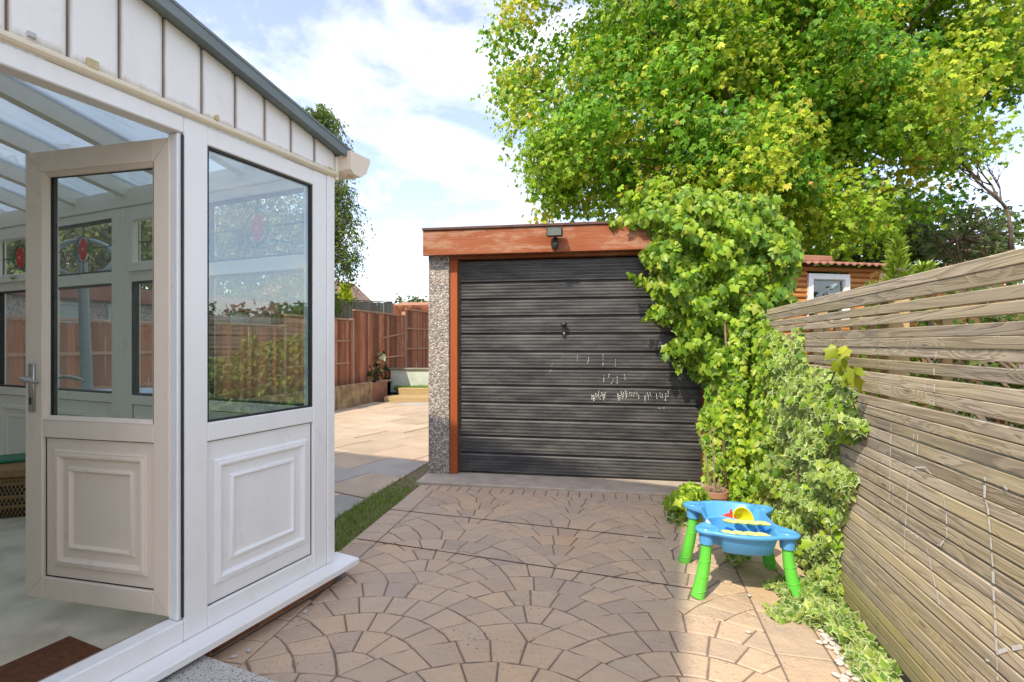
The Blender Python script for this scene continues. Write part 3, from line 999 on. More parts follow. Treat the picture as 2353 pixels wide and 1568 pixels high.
def basket_mat():
    m, t, b = new_mat('woven_basket')
    v = coords(t, (1, 1, 1), False)
    sp = t.nodes.new('ShaderNodeSeparateXYZ'); t.links.new(v, sp.inputs[0])
    row = math_n(t, 'FLOOR', math_n(t, 'MULTIPLY', sp.outputs[2], 48.0))
    ang_ = math_n(t, 'ARCTAN2', sp.outputs[1], sp.outputs[0])
    seg = math_n(t, 'FRACT', math_n(t, 'ADD', math_n(t, 'MULTIPLY', ang_, 9.0), math_n(t, 'MULTIPLY', row, .5)))
    blk = math_n(t, 'GREATER_THAN', seg, .42)
    band = math_n(t, 'LESS_THAN', math_n(t, 'FRACT', math_n(t, 'MULTIPLY', row, .29)), .62)
    low = math_n(t, 'LESS_THAN', sp.outputs[2], .235)
    f = math_n(t, 'MULTIPLY', math_n(t, 'MULTIPLY', blk, band), low)
    straw = mixc(t, noise(t, v, 60, 4), (.42, .27, .12), (.24, .14, .06))
    col = mixc(t, f, straw, (.015, .013, .012))
    t.links.new(col, b.inputs['Base Color']); b.inputs['Roughness'].default_value = .8
    bump(t, b, noise(t, v, 150, 3), .5, .004)
    return m
M['basket'] = basket_mat()
bp = ground(22, 1195, .10)
bx = thing('basket', 'woven straw basket with black pattern on the conservatory floor', 'basket', (bp.x - .10, bp.y + .20, .1005), R(20))
prof = []
nrow = 14
for i in range(nrow):
    z_ = .008 + i * .0215
    r_ = .165 + .028 * math.sin(math.pi * min(1, (i + 2) / nrow))
    prof += [(r_ - .004, z_ - .0075), (r_ + .005, z_), (r_ - .004, z_ + .0075)]
def sq_lathe(mb, prof, n=40, p=4.0):
    def f(a_, r): 
        c_, s_ = math.cos(a_), math.sin(a_)
        k = (abs(c_) ** p + abs(s_) ** p) ** (-1 / p)
        return (r * k * c_, r * k * s_)
    mb.loops([[(*f(2 * math.pi * q / n, r), z) for q in range(n)] for r, z in prof], cap0=True, cap1=True)
bb = MB(); sq_lathe(bb, prof); bb.build('body', M['basket'], bx, smooth=True)
ld = MB(); sq_lathe(ld, [(.170, .302), (.196, .300), (.200, .268), (.206, .268), (.208, .312), (.19, .330), (.10, .336), (.01, .338)]); ld.build('lid', M['basket'], bx, smooth=35)
o = MB().box(-.16, .1, -.12, .12, 0, .022, .006).build('book', simple('green_card', (.02, .22, .10), (.02, .17, .08), 10, .5))
o.location = (bx.location.x - .06, bx.location.y, .1005 + .3385); o.rotation_euler = (0, 0, R(35))
tag(o, 'flat green book lying on the woven basket lid', 'book')

def terrazzo():
    m, t, b = new_mat('speckled_step')
    v = coords(t, (1, 1, 1), False)
    f = ramp(t, noise(t, v, 130, 2), [(.57, 0.0), (.62, 1.0)])
    f2 = ramp(t, noise(t, v, 4, 4), [(.3, 0.0), (.7, 1.0)])
    col = mixc(t, f2, (.60, .58, .54), (.48, .46, .42))
    col = mixc(t, f, col, (.10, .10, .10))
    t.links.new(col, b.inputs['Base Color']); b.inputs['Roughness'].default_value = .7
    bump(t, b, f, -.3, .004)
    return m
st = MB(); cb(st, .737, 1.75, -.62, -.004, -.04, .048, .008)
o = st.build('doorstep', terrazzo()); o.location = P0; o.rotation_euler = (0, 0, math.pi / 2 - TH)
tag(o, 'speckled grey concrete step below the conservatory doorway', 'step')

# ------------------------------------------------------------------ the house the conservatory leans on (unseen, added behind the viewer to throw the big shadow)
hs = thing('house', 'tall unseen house behind the conservatory, added to shade the paving', 'house', P0, math.pi / 2 - TH)
EH = 6.45
hw = MB(); cb(hw, SE + .02, SE + 8.5, -.30, 9.5, -.05, EH - .05)
hw.build('wall', simple('pale_bounce_wall', (.84, .78, .68), (.76, .70, .60), 3, .9, .3, 60), hs)  # wall colour kept pale so the unseen house bounces light onto the door
hr = MB()
hz = lambda s_: EH + (.36 * (s_ - SE))
v = []
for (s_, dz) in ((SE - .02, 0), (SE + 4.2, 0), (SE + 8.6, 0)):
    zr = hz(s_) if s_ < SE + 5 else hz(SE) 
    for t_ in (-.36, 9.8):
        for z_ in (zr - .12, zr): v.append((-s_, t_, z_))
hr.add(v, [(0, 1, 3, 2), (8, 10, 11, 9)])
for q in (0, 4):
    hr.add([v[q], v[q + 1], v[q + 2], v[q + 3], v[q + 4], v[q + 5], v[q + 6], v[q + 7]], [(0, 4, 5, 1), (2, 3, 7, 6), (0, 2, 6, 4), (1, 5, 7, 3)])
hr.build('roof', simple('roof_tiles', (.22, .13, .09), (.15, .09, .07), 5, .9), hs)

# ------------------------------------------------------------------ garage
M['pebble'] = pebbledash('pebbledash')
M['orange_wood'] = wood_mat('orange_stained_timber', (.34, .085, .015), (.24, .055, .01), (.38, .16, .08), .4, .65, 5.0, .5, 0.0, 'x', .25, .25, (.46, .27, .18), 0.0, .65, (.42, .25, .16))
M['jamb_wood'] = wood_mat('orange_jamb', (.40, .10, .017), (.29, .065, .011), None, 0, .6, 3.0, .5, 0.0, 'z', .2, .2, (.48, .3, .2), 0.0)
M['dark_felt'] = simple('roof_felt', (.10, .06, .05), (.16, .09, .07), 12, .9, .4, 60)
def door_black():
    m, t, b = new_mat('black_garage_paint')
    v = coords(t, (.5, 1, 2.0), False)
    f = ramp(t, noise(t, v, 5, 7, .65), [(.38, 0.0), (.72, 1.0)])
    col = mixc(t, f, (.032, .033, .035), (.12, .119, .115))
    v2 = coords(t, (.25, 6, 9), False)
    scuff = ramp(t, noise(t, v2, 14, 5, .7), [(.60, 0.0), (.74, .55)])
    col = mixc(t, scuff, col, (.26, .26, .25))
    sp = ramp(t, noise(t, coords(t, (1, 1, 1), False), 260, 2), [(.73, 0.0), (.76, .6)])
    col = mixc(t, sp, col, (.40, .40, .38))
    t.links.new(col, b.inputs['Base Color'])
    t.links.new(ramp(t, noise(t, v, 8, 5), [(.3, .30), (.7, .55)]), b.inputs['Roughness'])
    b.inputs['Specular IOR Level'].default_value = .6
    bump(t, b, noise(t, v, 30, 4), .12, .004)
    return m
M['door_black'] = door_black()
M['black_metal'] = simple('black_plastic', (.018, .018, .02), (.03, .03, .03), 20, .45)
M['chalk'] = simple('white_chalk', (.78, .78, .76), (.62, .62, .6), 120, .95)

gar = thing('garage', 'flat-roofed pebbledash garage with black up-and-over door and orange fascia', 'garage', GO, GA)
# local frame: x along the front (0 = left edge of the door), y away from the viewer, z up. Door 2.15 wide.
GWd = 2.15
w = MB(); w.box(-.278, -.082, -.055, 5.2, -.03, 2.05, .004); w.build('pier', M['pebble'], gar)
w = MB(); w.box(GWd + .082, GWd + .28, -.055, 5.2, -.03, 2.05, .004); w.build('pier', M['pebble'], gar)
w = MB(); w.box(-.081, GWd + .081, 5.05, 5.2, -.03, 2.05); w.build('back_wall', M['pebble'], gar)
w = MB(); w.box(-.0815, -.008, -.035, .06, .023, 2.0, .004); w.build('door_jamb', M['jamb_wood'], gar)
w = MB(); w.box(GWd + .008, GWd + .0815, -.035, .06, .023, 2.0, .004); w.build('door_jamb', M['jamb_wood'], gar)
w = MB(); w.box(-.0815, GWd + .0815, -.045, .07, 2.0005, 2.06, .004); w.build('lintel', M['orange_wood'], gar)
w = MB(); w.box(-.300, GWd + .36, -.150, -.118, 2.02, 2.245, .004); w.build('fascia', M['orange_wood'], gar)
w = MB(); w.box(-.298, GWd + .35, -.117, -.056, 2.035, 2.075, .003); w.build('soffit', M['orange_wood'], gar)
w = MB(); w.box(-.305, GWd + .37, -.165, 5.25, 2.2455, 2.270, .004); w.box(-.30, GWd + .36, -.117, 5.25, 2.076, 2.245); w.build('roof', M['dark_felt'], gar)
# door: panels of ribbed sheet
zs = [1.985, 1.775, 1.620, 1.462, 1.303, 1.141, .985, .829, .673, .520, .362, .204, .024]
gd = MB(); gd.box(-.006, .012, .020, .055, .024, 1.99); gd.box(GWd - .012, GWd + .006, .020, .055, .024, 1.99); gd.box(.0125, GWd - .0125, .045, .055, .024, 1.99)
gdoor = gd.build('door', M['door_black'], gar)
for i in range(len(zs) - 1):
    zt, zb = zs[i], zs[i + 1]
    prof = [(.036, zt - .001), (.024, zt - .003), (.016, zt - .012)]
    nrib = max(4, round((zt - zb - .03) / .03))
    hh = (zt - zb - .034) / nrib
    for k in range(nrib):
        z_ = zt - .012 - hh * k
        prof += [(.016, z_ - hh * .30), (.021, z_ - hh * .42), (.021, z_ - hh * .84), (.0145, z_ - hh * .97)]
    prof += [(.017, zb + .020), (.038, zb + .012), (.040, zb + .001)]
    p = MB()
    pf = prof + [(.044, zb + .001), (.044, zt - .001)]
    p.extrude(pf, (.013, 0, 0), (GWd - .013, 0, 0), ((0, 1, 0), (0, 0, 1)))
    p.build('panel', M['door_black'], gdoor)
hd = MB()
hx = .966
hd.box(hx - .012, hx + .020, -.004, .016, 1.285, 1.40, .004)
hd.lathe([(.001, 0), (.024, .001), (.030, .008), (.026, .018), (.001, .022)], 16, (hx + .004, -.024, 1.385))
hd.tube([(hx + .004, -.022, 1.39), (hx + .004, .01, 1.375)], .010, 10)
hd.build('handle', M['black_metal'], gdoor, smooth=40)
lk = MB(); lk.lathe([(.001, 0), (.007, 0), (.007, .004), (.001, .004)], 12)
lk.build('lock', M['chrome'], gdoor, loc=(hx + .004, -.0045, 1.315), rot=(R(90), 0, 0))
# chalk strokes on the ribs
ck = MB()
def door_xz(x, y):
    d = Vector(((x - CX) / F, 1, (HZ - y) / F)); o_ = Vector((0, 0, CH))
    tt = (GO - o_).dot(GN) / d.dot(GN)
    p = o_ + d * tt - GO
    return p.dot(GE), p.z
def stroke(x0, y0, x1, y1, w=.0035):
    a = door_xz(x0, y0); b_ = door_xz(x1, y1)
    n = 3
    for i in range(n):
        k0, k1 = i / n + .03, (i + 1) / n - rnd.uniform(.02, .14)
        j = rnd.uniform(-.002, .002)
        xa, za = a[0] + (b_[0] - a[0]) * k0 + j, a[1] + (b_[1] - a[1]) * k0
        xb, zb_ = a[0] + (b_[0] - a[0]) * k1 + j, a[1] + (b_[1] - a[1]) * k1
        ww = w * rnd.uniform(.6, 1.2)
        ck.add([(xa - ww / 2, .0132, za), (xa + ww / 2, .0132, za), (xb + ww / 2, .0132, zb_), (xb - ww / 2, .0132, zb_)], [(0, 1, 2, 3)])
def r5(x, y): return (949.8 + x * .43, 490.2 + y * .43)
for (x0, y0, x1, y1) in ((800, 757, 792, 778), (876, 757, 875, 795), (937, 770, 930, 808), (1014, 748, 1013, 820), (1080, 778, 1080, 822), (742, 805, 738, 820), (735, 835, 731, 852),
                         (1020, 866, 1016, 905), (1048, 858, 1038, 888), (1073, 885, 1056, 915), (1090, 872, 1090, 914), (1128, 862, 1134, 895)):
    stroke(*r5(x0, y0), *r5(x1, y1), w=.0042 if y0 > 840 else .003)
for (xa, xb, n, y0, y1) in ((950, 1030, 12, 945, 1010), (1090, 1150, 9, 945, 1010), (1150, 1210, 6, 950, 995), (1235, 1275, 6, 955, 1015), (1300, 1375, 5, 940, 1015), (1310, 1345, 3, 1035, 1055)):
    for i in range(n):
        x = xa + (xb - xa) * (i + rnd.random() * .7) / n
        ya = rnd.uniform(y0, y0 + (y1 - y0) * .45); yb = ya + rnd.uniform(.3, .6) * (y1 - y0)
        stroke(*r5(x, ya), *r5(x + rnd.uniform(-5, 5), min(yb, y1)), w=.0045)
tag(ck.build('chalk_marks', M['chalk'], gdoor), kind='stuff')

# floodlight on the fascia
fl = thing('floodlight', 'black security floodlight with sensor on the orange fascia', 'floodlight', GO + GE * .905 + GN * (-.1505) + Vector((0, 0, 2.14)), GA)
f = MB(); f.box(-.020, .020, -.028, -.0005, -.05, .0, .004); f.tube([(0, -.02, -.01), (0, -.05, .015)], .012, 10); f.build('bracket', M['black_metal'], fl)
hrot = (R(9), 0, 0)
f = MB(); f.box(-.068, .068, -.045, .035, -.040, .040, .008); f.build('housing', M['black_metal'], fl, loc=(0, -.085, .035), rot=hrot)
f = MB(); f.box(-.058, .058, -.049, -.0455, -.030, .030, .001); f.build('lamp_glass', simple('lamp_glass', (.20, .235, .21), (.15, .18, .16), 30, .15), fl, loc=(0, -.085, .035), rot=hrot)
f = MB(); f.lathe([(.001, -.045), (.022, -.042), (.030, -.02), (.030, .0), (.02, .015), (.001, .02)], 16); f.build('sensor', M['black_metal'], fl, smooth=40, loc=(0, -.055, -.055))
f = MB(); f.tube([(0, -.012, -.05), (-.004, -.010, -.09), (.004, -.006, -.115)], .004, 6); f.build('cable', M['black_metal'], fl)

# ------------------------------------------------------------------ slatted fence on the right
M['slat'] = wood_mat('weathered_slat', (.60, .525, .40), (.24, .20, .15), (.52, .44, .20), .5, .8, 7.0, 1.0, .24, 'x', .5)
M['slat_low'] = wood_mat('mossy_slat', (.46, .395, .22), (.28, .23, .12), (.42, .40, .12), .55, .8, 4.0, .55, .12, 'x', .4)
M['post_wood'] = wood_mat('yellow_post', (.50, .36, .16), (.36, .24, .10), None, 0, .8, 4, .5, .1, 'z', .3)
fen = thing('slatted_fence', 'weathered grey slatted timber fence along the right side', 'fence', FP, math.atan2(FD.y, FD.x))
ppm = 1.291 / F
D_right = lambda y: CH + (HZ - y) * ppm
lst = [(145, 250), (254, 365), (392, 490), (508, 602), (652, 752), (758, 855), (860, 947), (990, 1098), (1132, 1252), (1258, 1372), (1410, 1512), (1520, 1618)]
sl = [(D_right(521 + .3323 * a), D_right(521 + .3323 * b_)) for a, b_ in lst]
z = sl[-1][1] - .006
while z > .062:
    h_ = rnd.uniform(.037, .042)
    sl.append((z, z - h_)); z -= h_ + rnd.choice([.004, .005, .006, .007, .010])
L0, L1 = -5.6, 1.31
for i, (zt, zb) in enumerate(sl):
    m_ = MB()
    e1 = L1 + rnd.uniform(-.02, .02)
    # slightly bowed slat in four runs
    n = 8
    top = []; 
    c_ = .0022
    bow = [rnd.uniform(-.0014, .0014) for _ in range(n + 1)]
    th_ = rnd.uniform(-.002, .002)
    lo = []
    for k in range(n + 1):
        x = L0 + (e1 - L0) * k / n
        o_ = bow[k]
        lo.append([(x, .0 + th_, zb + o_ + c_), (x, .0 + th_, zt + o_ - c_), (x, -c_ + th_, zt + o_), (x, -.018 + th_, zt + o_), (x, -.018 + th_, zb + o_), (x, -c_ + th_, zb + o_)])
    m_.loops(lo, cap0=True, cap1=True)
    m_.build('slat', M['slat_low'] if zt < .17 else M['slat'], fen)
for x in (L1 - .03, .43, -.42, -1.27, -2.3, -3.4):
    p = MB(); p.box(x - .035, x + .035, -.095, -.021, -.05, 1.42, .003); p.build('post', M['post_wood'], fen)
for x in (-.10, -.28, -.80, .1, .24):
    p = MB(); p.box(x - .012, x + .012, -.05, -.0215, -.02, 1.38, .002); p.build('batten', M['post_wood'], fen)
nl = MB()
for (zt, zb) in sl:
    for x in (L1 - .03, .43, -.42, -1.27):
        for zz in ((zt + zb) / 2 + .009, (zt + zb) / 2 - .009):
            nl.lathe([(.0022, 0), (.0018, .0012)], 6)
            n_ = 12
            for q in range(len(nl.v) - n_, len(nl.v)):
                a_, b_, c_ = nl.v[q]; nl.v[q] = (x + a_ + .01 * math.sin(zz * 90), .0022 + c_, zz + b_)
tag(nl.build('nail_heads', M['black_metal'], fen), kind='stuff')
# chalk lines on the slats
ck = MB()
def fence_xz(x, y):
    d = Vector(((x - CX) / F, 1, (HZ - y) / F)); o_ = Vector((0, 0, CH))
    tt = (FP - o_).dot(FN) / d.dot(FN)
    p = o_ + d * tt - FP
    return p.dot(FD), p.z
def fstroke(pts, w):
    q = [fence_xz(*p) for p in pts]
    for (a, b_) in zip(q[:-1], q[1:]):
        for (zt, zb) in sl:
            # keep the chalk on the faces of the slats only
            if abs(a[1] - b_[1]) < 1e-6: continue
            k0 = (zt - .003 - a[1]) / (b_[1] - a[1]); k1 = (zb + .003 - a[1]) / (b_[1] - a[1])
            k0, k1 = max(0, min(k0, k1)), min(1, max(k0, k1))
            if k1 - k0 < .01: continue
            p = [a[0] + (b_[0] - a[0]) * k for k in (k0, k1)]; zz = [a[1] + (b_[1] - a[1]) * k for k in (k0, k1)]
            ww = w * rnd.uniform(.8, 1.7)
            dx, dz = p[1] - p[0], zz[1] - zz[0]; l = math.hypot(dx, dz); nx, nz = -dz / l * ww / 2, dx / l * ww / 2
            ck.add([(p[0] + nx, .0031, zz[0] + nz), (p[0] - nx, .0031, zz[0] - nz), (p[1] - nx, .0031, zz[1] - nz), (p[1] + nx, .0031, zz[1] + nz)], [(0, 1, 2, 3)])
def r3(x, y): return (1838.2 + x * .4138, 919.1 + y * .4138)
for pts, w in (([(1035, 430), (1032, 545), (1050, 600), (1065, 760), (1080, 950), (1082, 1060), (1090, 1200), (1100, 1400)], .0075), ([(1085, 1410), (1160, 1385), (1244, 1370)], .007),
               ([(512, 110), (508, 300), (506, 400), (500, 560)], .004), ([(660, 190), (658, 320)], .004), ([(606, 375), (700, 375), (760, 440)], .005), ([(612, 400), (600, 560), (592, 690), (585, 760), (590, 930)], .004),
               ([(710, 820), (740, 960), (765, 1060), (785, 1160)], .005), ([(800, 510), (820, 640), (822, 760), (785, 810)], .004), ([(525, 450), (520, 590)], .003), ([(590, 220), (670, 250)], .004), ([(640, 190), (632, 260)], .004),
               ([(1140, 480), (1210, 545)], .005), ([(750, -60), (752, 40)], .004), ([(1100, 1410), (1105, 1560)], .004), ([(570, 580), (565, 650)], .003), ([(435, 520), (440, 580)], .004), ([(1020, 1440), (1060, 1450)], .006)):
    fstroke([r3(*p) for p in pts], w)
def r7(x, y): return (1715.7 + x * .3323, 520.9 + y * .3323)
for pts, w in (([(1318, 860), (1314, 935)], .0045), ([(1304, 980), (1303, 1060)], .0045), ([(1240, 1080), (1240, 1130)], .0045), ([(1306, 1090), (1300, 1245)], .0055), ([(1212, 1018), (1220, 1042)], .004)):
    fstroke([r7(*p) for p in pts], w)
tag(ck.build('chalk_marks', M['chalk'], fen), kind='stuff')

# ------------------------------------------------------------------ patio slabs beyond the conservatory, grass strip
M['slab'] = simple('patio_slab', (.52, .42, .31), (.43, .34, .25), 3.0, .9, .3, 70, vary=.14)
M['slab_shade'] = simple('shade_grey_patio_slab', (.42, .40, .36), (.35, .33, .30), 3.0, .9, .3, 70, vary=.1)  # greyed copy of the slab: house shade put into its colour
M['slab_pink'] = simple('pink_patio_slab', (.52, .40, .30), (.44, .34, .26), 3.0, .9, .3, 70, vary=.1)
pe = [ground(773, 1190), ground(976, 1067)]
ed = (pe[1] - pe[0]).normalized(); en = Vector((ed.y, -ed.x, 0))       # to the right
edge_pl = (en.x, en.y, en.dot(pe[0]))
def wall_x(Y): return .272 * Y - 5.74
wn = Vector((-1, .272, 0)).normalized()
wall_pl = (wn.x, wn.y, wn.dot(Vector((wall_x(8), 8, 0))))
step_a, step_b = ground(880, 928), ground(990, 928)
far_pl = (0.0, 1.0, 10.62)
pm = MB()
patio_e = clip_poly([(-9, 2.0), (3, 2.0), (3, 10.62), (-9, 10.62)], [edge_pl, wall_pl])
pm.add([(x, y, -.018) for x, y in patio_e], [tuple(range(len(patio_e)))])
patio = tag(pm.build('patio', simple('patio_joint', (.13, .11, .085), (.08, .075, .05), 8, .95)), kind='structure')
e1 = Vector((.5, .866)); e2 = Vector((.866, -.5)); S_ = .60
for i in range(-14, 26):
    for j in range(-16, 12):
        o_ = Vector((-1.6, 5.0)) + e1 * (i * S_) + e2 * ((j + (.5 if i % 2 else 0)) * S_)
        q = [o_, o_ + e2 * S_, o_ + e2 * S_ + e1 * S_, o_ + e1 * S_]
        c_ = (q[0] + q[2]) * .5
        cc = Vector((c_.x, c_.y, 0)) - P0
        if cc.dot(U) > .35 and cc.dot(V) > -.3: continue
        p = clip_poly([(z.x, z.y) for z in q], [edge_pl, wall_pl, far_pl])
        if len(p) < 3 or abs(area(p)) < .01: continue
        if area(p) < 0: p = p[::-1]
        near = c_.y < 5.2  # within the house shadow, where mostly the shade-grey copy is laid
        mt_ = rnd.choices([M['slab'], M['slab_shade'], M['slab_pink']], [2, 7, .5] if near else [10, .5, 1])[0]
        stone(p, .005, .004, rnd.uniform(-.003, .004), -.03, .001).build('slab', mt_, patio)
# soil and grass between slabs and paving
sp_ = [ground(760, 1300), ground(800, 1250), ground(985, 1098), ground(990, 1060), ground(976, 1064), ground(773, 1187)]
sm = MB(); sm.add([(p.x, p.y, -.012) for p in sp_], [tuple(range(len(sp_)))])
tag(sm.build('soil_strip', simple('gravelly_soil', (.26, .19, .12), (.13, .10, .06), 30, .95, .8, 120)), kind='structure')
M['grass'] = leaf_mat('grass', trans=.3, rough=.5)
def grass_patch(name, poly, n, h0, h1, label, dens=None, z0=-.01, col=((.13, .24, .02), (.28, .38, .06))):
    xs = [p[0] for p in poly]; ys = [p[1] for p in poly]
    pts = []
    def inside(x, y):
        c_ = False
        for a in range(len(poly)):
            x1, y1 = poly[a]; x2, y2 = poly[a - 1]
            if (y1 > y) != (y2 > y) and x < (x2 - x1) * (y - y1) / (y2 - y1) + x1: c_ = not c_
        return c_
    tries = 0
    while len(pts) < n and tries < n * 30:
        tries += 1
        x, y = rnd.uniform(min(xs), max(xs)), rnd.uniform(min(ys), max(ys))
        if inside(x, y) and (dens is None or rnd.random() < dens(x, y)): pts.append((x, y))
    Vv = []; T = []; Cc = []
    for (x, y) in pts:
        h = rnd.uniform(h0, h1); a = rnd.uniform(0, 6.283); w = rnd.uniform(.0015, .0035) * (1 + h * 4); le = rnd.uniform(.2, .9) * h
        b_ = len(Vv); a2 = rnd.uniform(0, 6.283)
        dx, dy = math.cos(a) * w, math.sin(a) * w; lx, ly = math.cos(a2) * le, math.sin(a2) * le
        Vv += [(x - dx, y - dy, z0), (x + dx, y + dy, z0), (x + dx * .7 + lx * .4, y + dy * .7 + ly * .4, z0 + h * .6), (x - dx * .7 + lx * .4, y - dy * .7 + ly * .4, z0 + h * .6), (x + lx, y + ly, z0 + h * (.95 - .2 * le / h))]
        T += [(b_, b_ + 1, b_ + 2), (b_, b_ + 2, b_ + 3), (b_ + 3, b_ + 2, b_ + 4)]
        k = rnd.random(); c_ = [col[0][q] + (col[1][q] - col[0][q]) * k for q in range(3)]
        Cc += [c_] * 3
    o = obj(name, mesh_np(name, np.array(Vv), np.array(T), np.array(Cc), M['grass']))
    return tag(o, label, 'grass', kind='stuff')
grass_patch('grass', [(p.x, p.y) for p in sp_], 2300, .012, .042, 'strip of green grass between slabs and imprinted paving',
            dens=lambda x, y: 1.0 if y < 4.1 else max(.05, 1 - (y - 4.1) * 1.5))

# ------------------------------------------------------------------ left boundary: retaining wall, bed, brown fence, steps, lawn
def stone_mat(name, a, b_): return simple(name, a, b_, 7, .9, .5, 40, vary=.12, lo=.35, hi=.6)
M['sandstone'] = stone_mat('stained_wall_slab', (.46, .33, .19), (.23, .16, .09))
M['redstone'] = stone_mat('red_wall_slab', (.42, .20, .13), (.33, .15, .10))
rw = thing('retaining_wall', 'low stained sandstone retaining wall below the brown fence', 'wall', (wall_x(8), 8, 0), math.atan2(1, .272))
y0 = -3.3
ln = Vector((.272, 1)).length
for l in (1.15, 1.2, 1.15, 1.2, 1.25, .62):
    last = l < 1
    w = MB(); w.box(y0 + .006, y0 + l - .006, .0, .07, -.02, .43 if not last else .40, .008)
    w.build('wall_slab', M['redstone'] if last else M['sandstone'], rw); y0 += l
bed = MB()
be = [(wall_x(4.95) - .06, 4.95), (wall_x(11.4) - .06, 11.4), (-2.7, 11.75), (6, 11.75), (6, 60), (-60, 60), (-60, 4.95)]
bed.add([(x, y, .36) for x, y in be], [tuple(range(len(be)))])
tag(bed.build('planting_bed', M['ground']), kind='structure')

M['brown_fence'] = wood_mat('brown_fence_board', (.43, .15, .065), (.24, .08, .04), (.44, .28, .19), .4, .8, 4, .6, .5, 'z', .5, .9, (.74, .56, .42))
M['brown_post'] = wood_mat('fence_post', (.50, .30, .19), (.36, .19, .11), None, 0, .8, 4, .6, .1, 'z', .3, .7, (.68, .58, .5))
fx = lambda Y: .272 * Y - 6.0
bf = thing('board_fence', 'brown upright-board fence above the stained retaining wall', 'fence', (fx(8), 8, 0), math.atan2(1, .272))
# panels: from, to (distance along), foot, top
panels = [(-3.62, -1.78, .36, 1.44), (-1.72, .32, .36, 1.47), (.38, 2.30, .36, 1.66), (2.37, 4.55, .40, 1.86), (4.64, 6.9, .56, 2.02)]
for pi, (a, b_, z0, z1) in enumerate(panels):
    x = a
    pit = .075
    while x < b_ - .01:
        w_ = min(pit + .012, b_ - x)
        d = MB()
        j = rnd.uniform(-.012, .012)
        # feather-edged board: thick on one side
        v = [(x, 0, z0), (x + w_, 0, z0), (x + w_, -.026, z0), (x, -.007, z0), (x, 0, z1 + j), (x + w_, 0, z1 + j), (x + w_, -.026, z1 + j), (x, -.007, z1 + j)]
        d.add(v, [(0, 1, 2, 3), (7, 6, 5, 4), (0, 4, 5, 1), (1, 5, 6, 2), (2, 6, 7, 3), (3, 7, 4, 0)])
        d.build('board', M['brown_fence'], bf); x += pit
    p = MB(); p.box(b_ + .002, b_ + .062, -.05, .05, .2, z1 + (.12 if pi == 3 else .05), .004); p.build('post', M['brown_post'], bf)
    p = MB(); p.box(a, b_, -.045, .006, z1 + .013, z1 + .04, .003); p.build('cap_rail', M['brown_post'], bf)
    for zz in (.36, .70):
        zq = z0 + (z1 - z0) * zz
        p = MB()
        if pi == 3:
            p.bar((a + (1.1 if zz > .5 else 1.3), -.03, zq - (.09 if zz > .5 else .02)), (b_ - .02, -.03, zq + .04 if zz > .5 else zq), .02, .035)
        elif pi != 1:
            p.bar((a, -.03, zq), (b_ - .1, -.03, zq + rnd.uniform(-.02, .02)), .02, .035)
        else: continue
        p.build('rail', M['brown_post'], bf)

# steps, low rendered wall, lawn
M['sleeper'] = wood_mat('pale_sleeper', (.50, .38, .20), (.36, .26, .12), None, 0, .85, 4, .6, .1, 'x', .3)
lp = ground(886, 925); 
stp = thing('garden_steps', 'pale timber steps from the slabs up to the lawn', 'steps', (lp.x, 10.62, 0), R(-2))
s = MB(); s.box(-.05, 2.6, 0, .28, -.02, .11, .008); s.build('sleeper', M['sleeper'], stp)
s = MB(); s.box(.12, 2.7, .5, .62, .0, .245, .008); s.build('sleeper', M['sleeper'], stp)
s = MB(); s.box(-.02, 2.6, .281, .499, -.02, .105); s.build('tread', M['sleeper'], stp)
lw = MB(); lw.box(0, 4.5, 0, .14, .1, .62, .006)
o = lw.build('rendered_wall', simple('green_white_render', (.60, .66, .58), (.48, .55, .47), 4, .85, .2, 40)); o.location = (-2.76, 11.62, 0); o.rotation_euler = (0, 0, R(-3))
tag(o, 'low pale green rendered wall behind the small lawn', 'wall')
lw = MB(); lw.box(-.03, 4.5, -.04, .16, .6205, .655, .006)
o2 = lw.build('coping', simple('grey_coping', (.30, .28, .22), (.22, .2, .16), 8, .9)); o2.parent = o
ln_ = MB(); le = [(-2.45, 11.2), (2, 11.1), (2, 11.5), (-2.7, 11.62)]
ln_.add([(x, y, .215) for x, y in le], [tuple(range(len(le)))])
tag(ln_.build('lawn', simple('lawn_soil', (.09, .13, .03), (.06, .09, .02), 6, .95)), kind='structure')
grass_patch('lawn_grass', [(x, y) for x, y in le][:2] + [(2, 11.5), (-2.7, 11.62)], 5000, .04, .10, 'bright green lawn above the timber steps', z0=.215, col=((.16, .27, .02), (.28, .40, .06)))

# further fences and roofs
M['grey_fence'] = wood_mat('grey_fence_board', (.26, .24, .20), (.16, .15, .12), None, 0, .85, 4, .6, .2, 'z', .3)
M['red_fence'] = wood_mat('red_fence_board', (.38, .13, .06), (.26, .085, .04), None, 0, .85, 4, .6, .2, 'z', .3)
def far_fence(name, label, xa, xb, Ya, Yb, yta, ytb, m, pit=.12):
    A = at(xa, yta, Ya); B = at(xb, ytb, Yb)
    d = Vector((B.x - A.x, B.y - A.y, 0)); L = d.length; ang_ = math.atan2(d.y, d.x)
    f = thing(name, label, 'fence', (A.x, A.y, 0), ang_)
    x = 0
    while x < L:
        zt = A.z + (B.z - A.z) * x / L + rnd.uniform(-.01, .01)
        b_ = MB(); b_.box(x, x + pit - .008, -.02, .0 if int(x / pit) % 2 else -.006, .3, zt, .003); b_.build('board', m, f); x += pit
    for k in range(int(L / 1.9) + 2):
        xx = min(k * 1.9, L); zt = A.z + (B.z - A.z) * xx / L
        b_ = MB(); b_.box(xx - .05, xx + .05, .002, .1, .3, zt + .06, .004); b_.build('post', m, f)
    b_ = MB(); b_.bar((0, -.0, A.z + .03), (L, -.0, B.z + .03), .06, .03); b_.build('cap_rail', m, f)
    return f
far_fence('board_fence', 'tall grey fence rising behind the brown fence', 620, 899, 15.0, 17.5, 683, 697, M['grey_fence'])
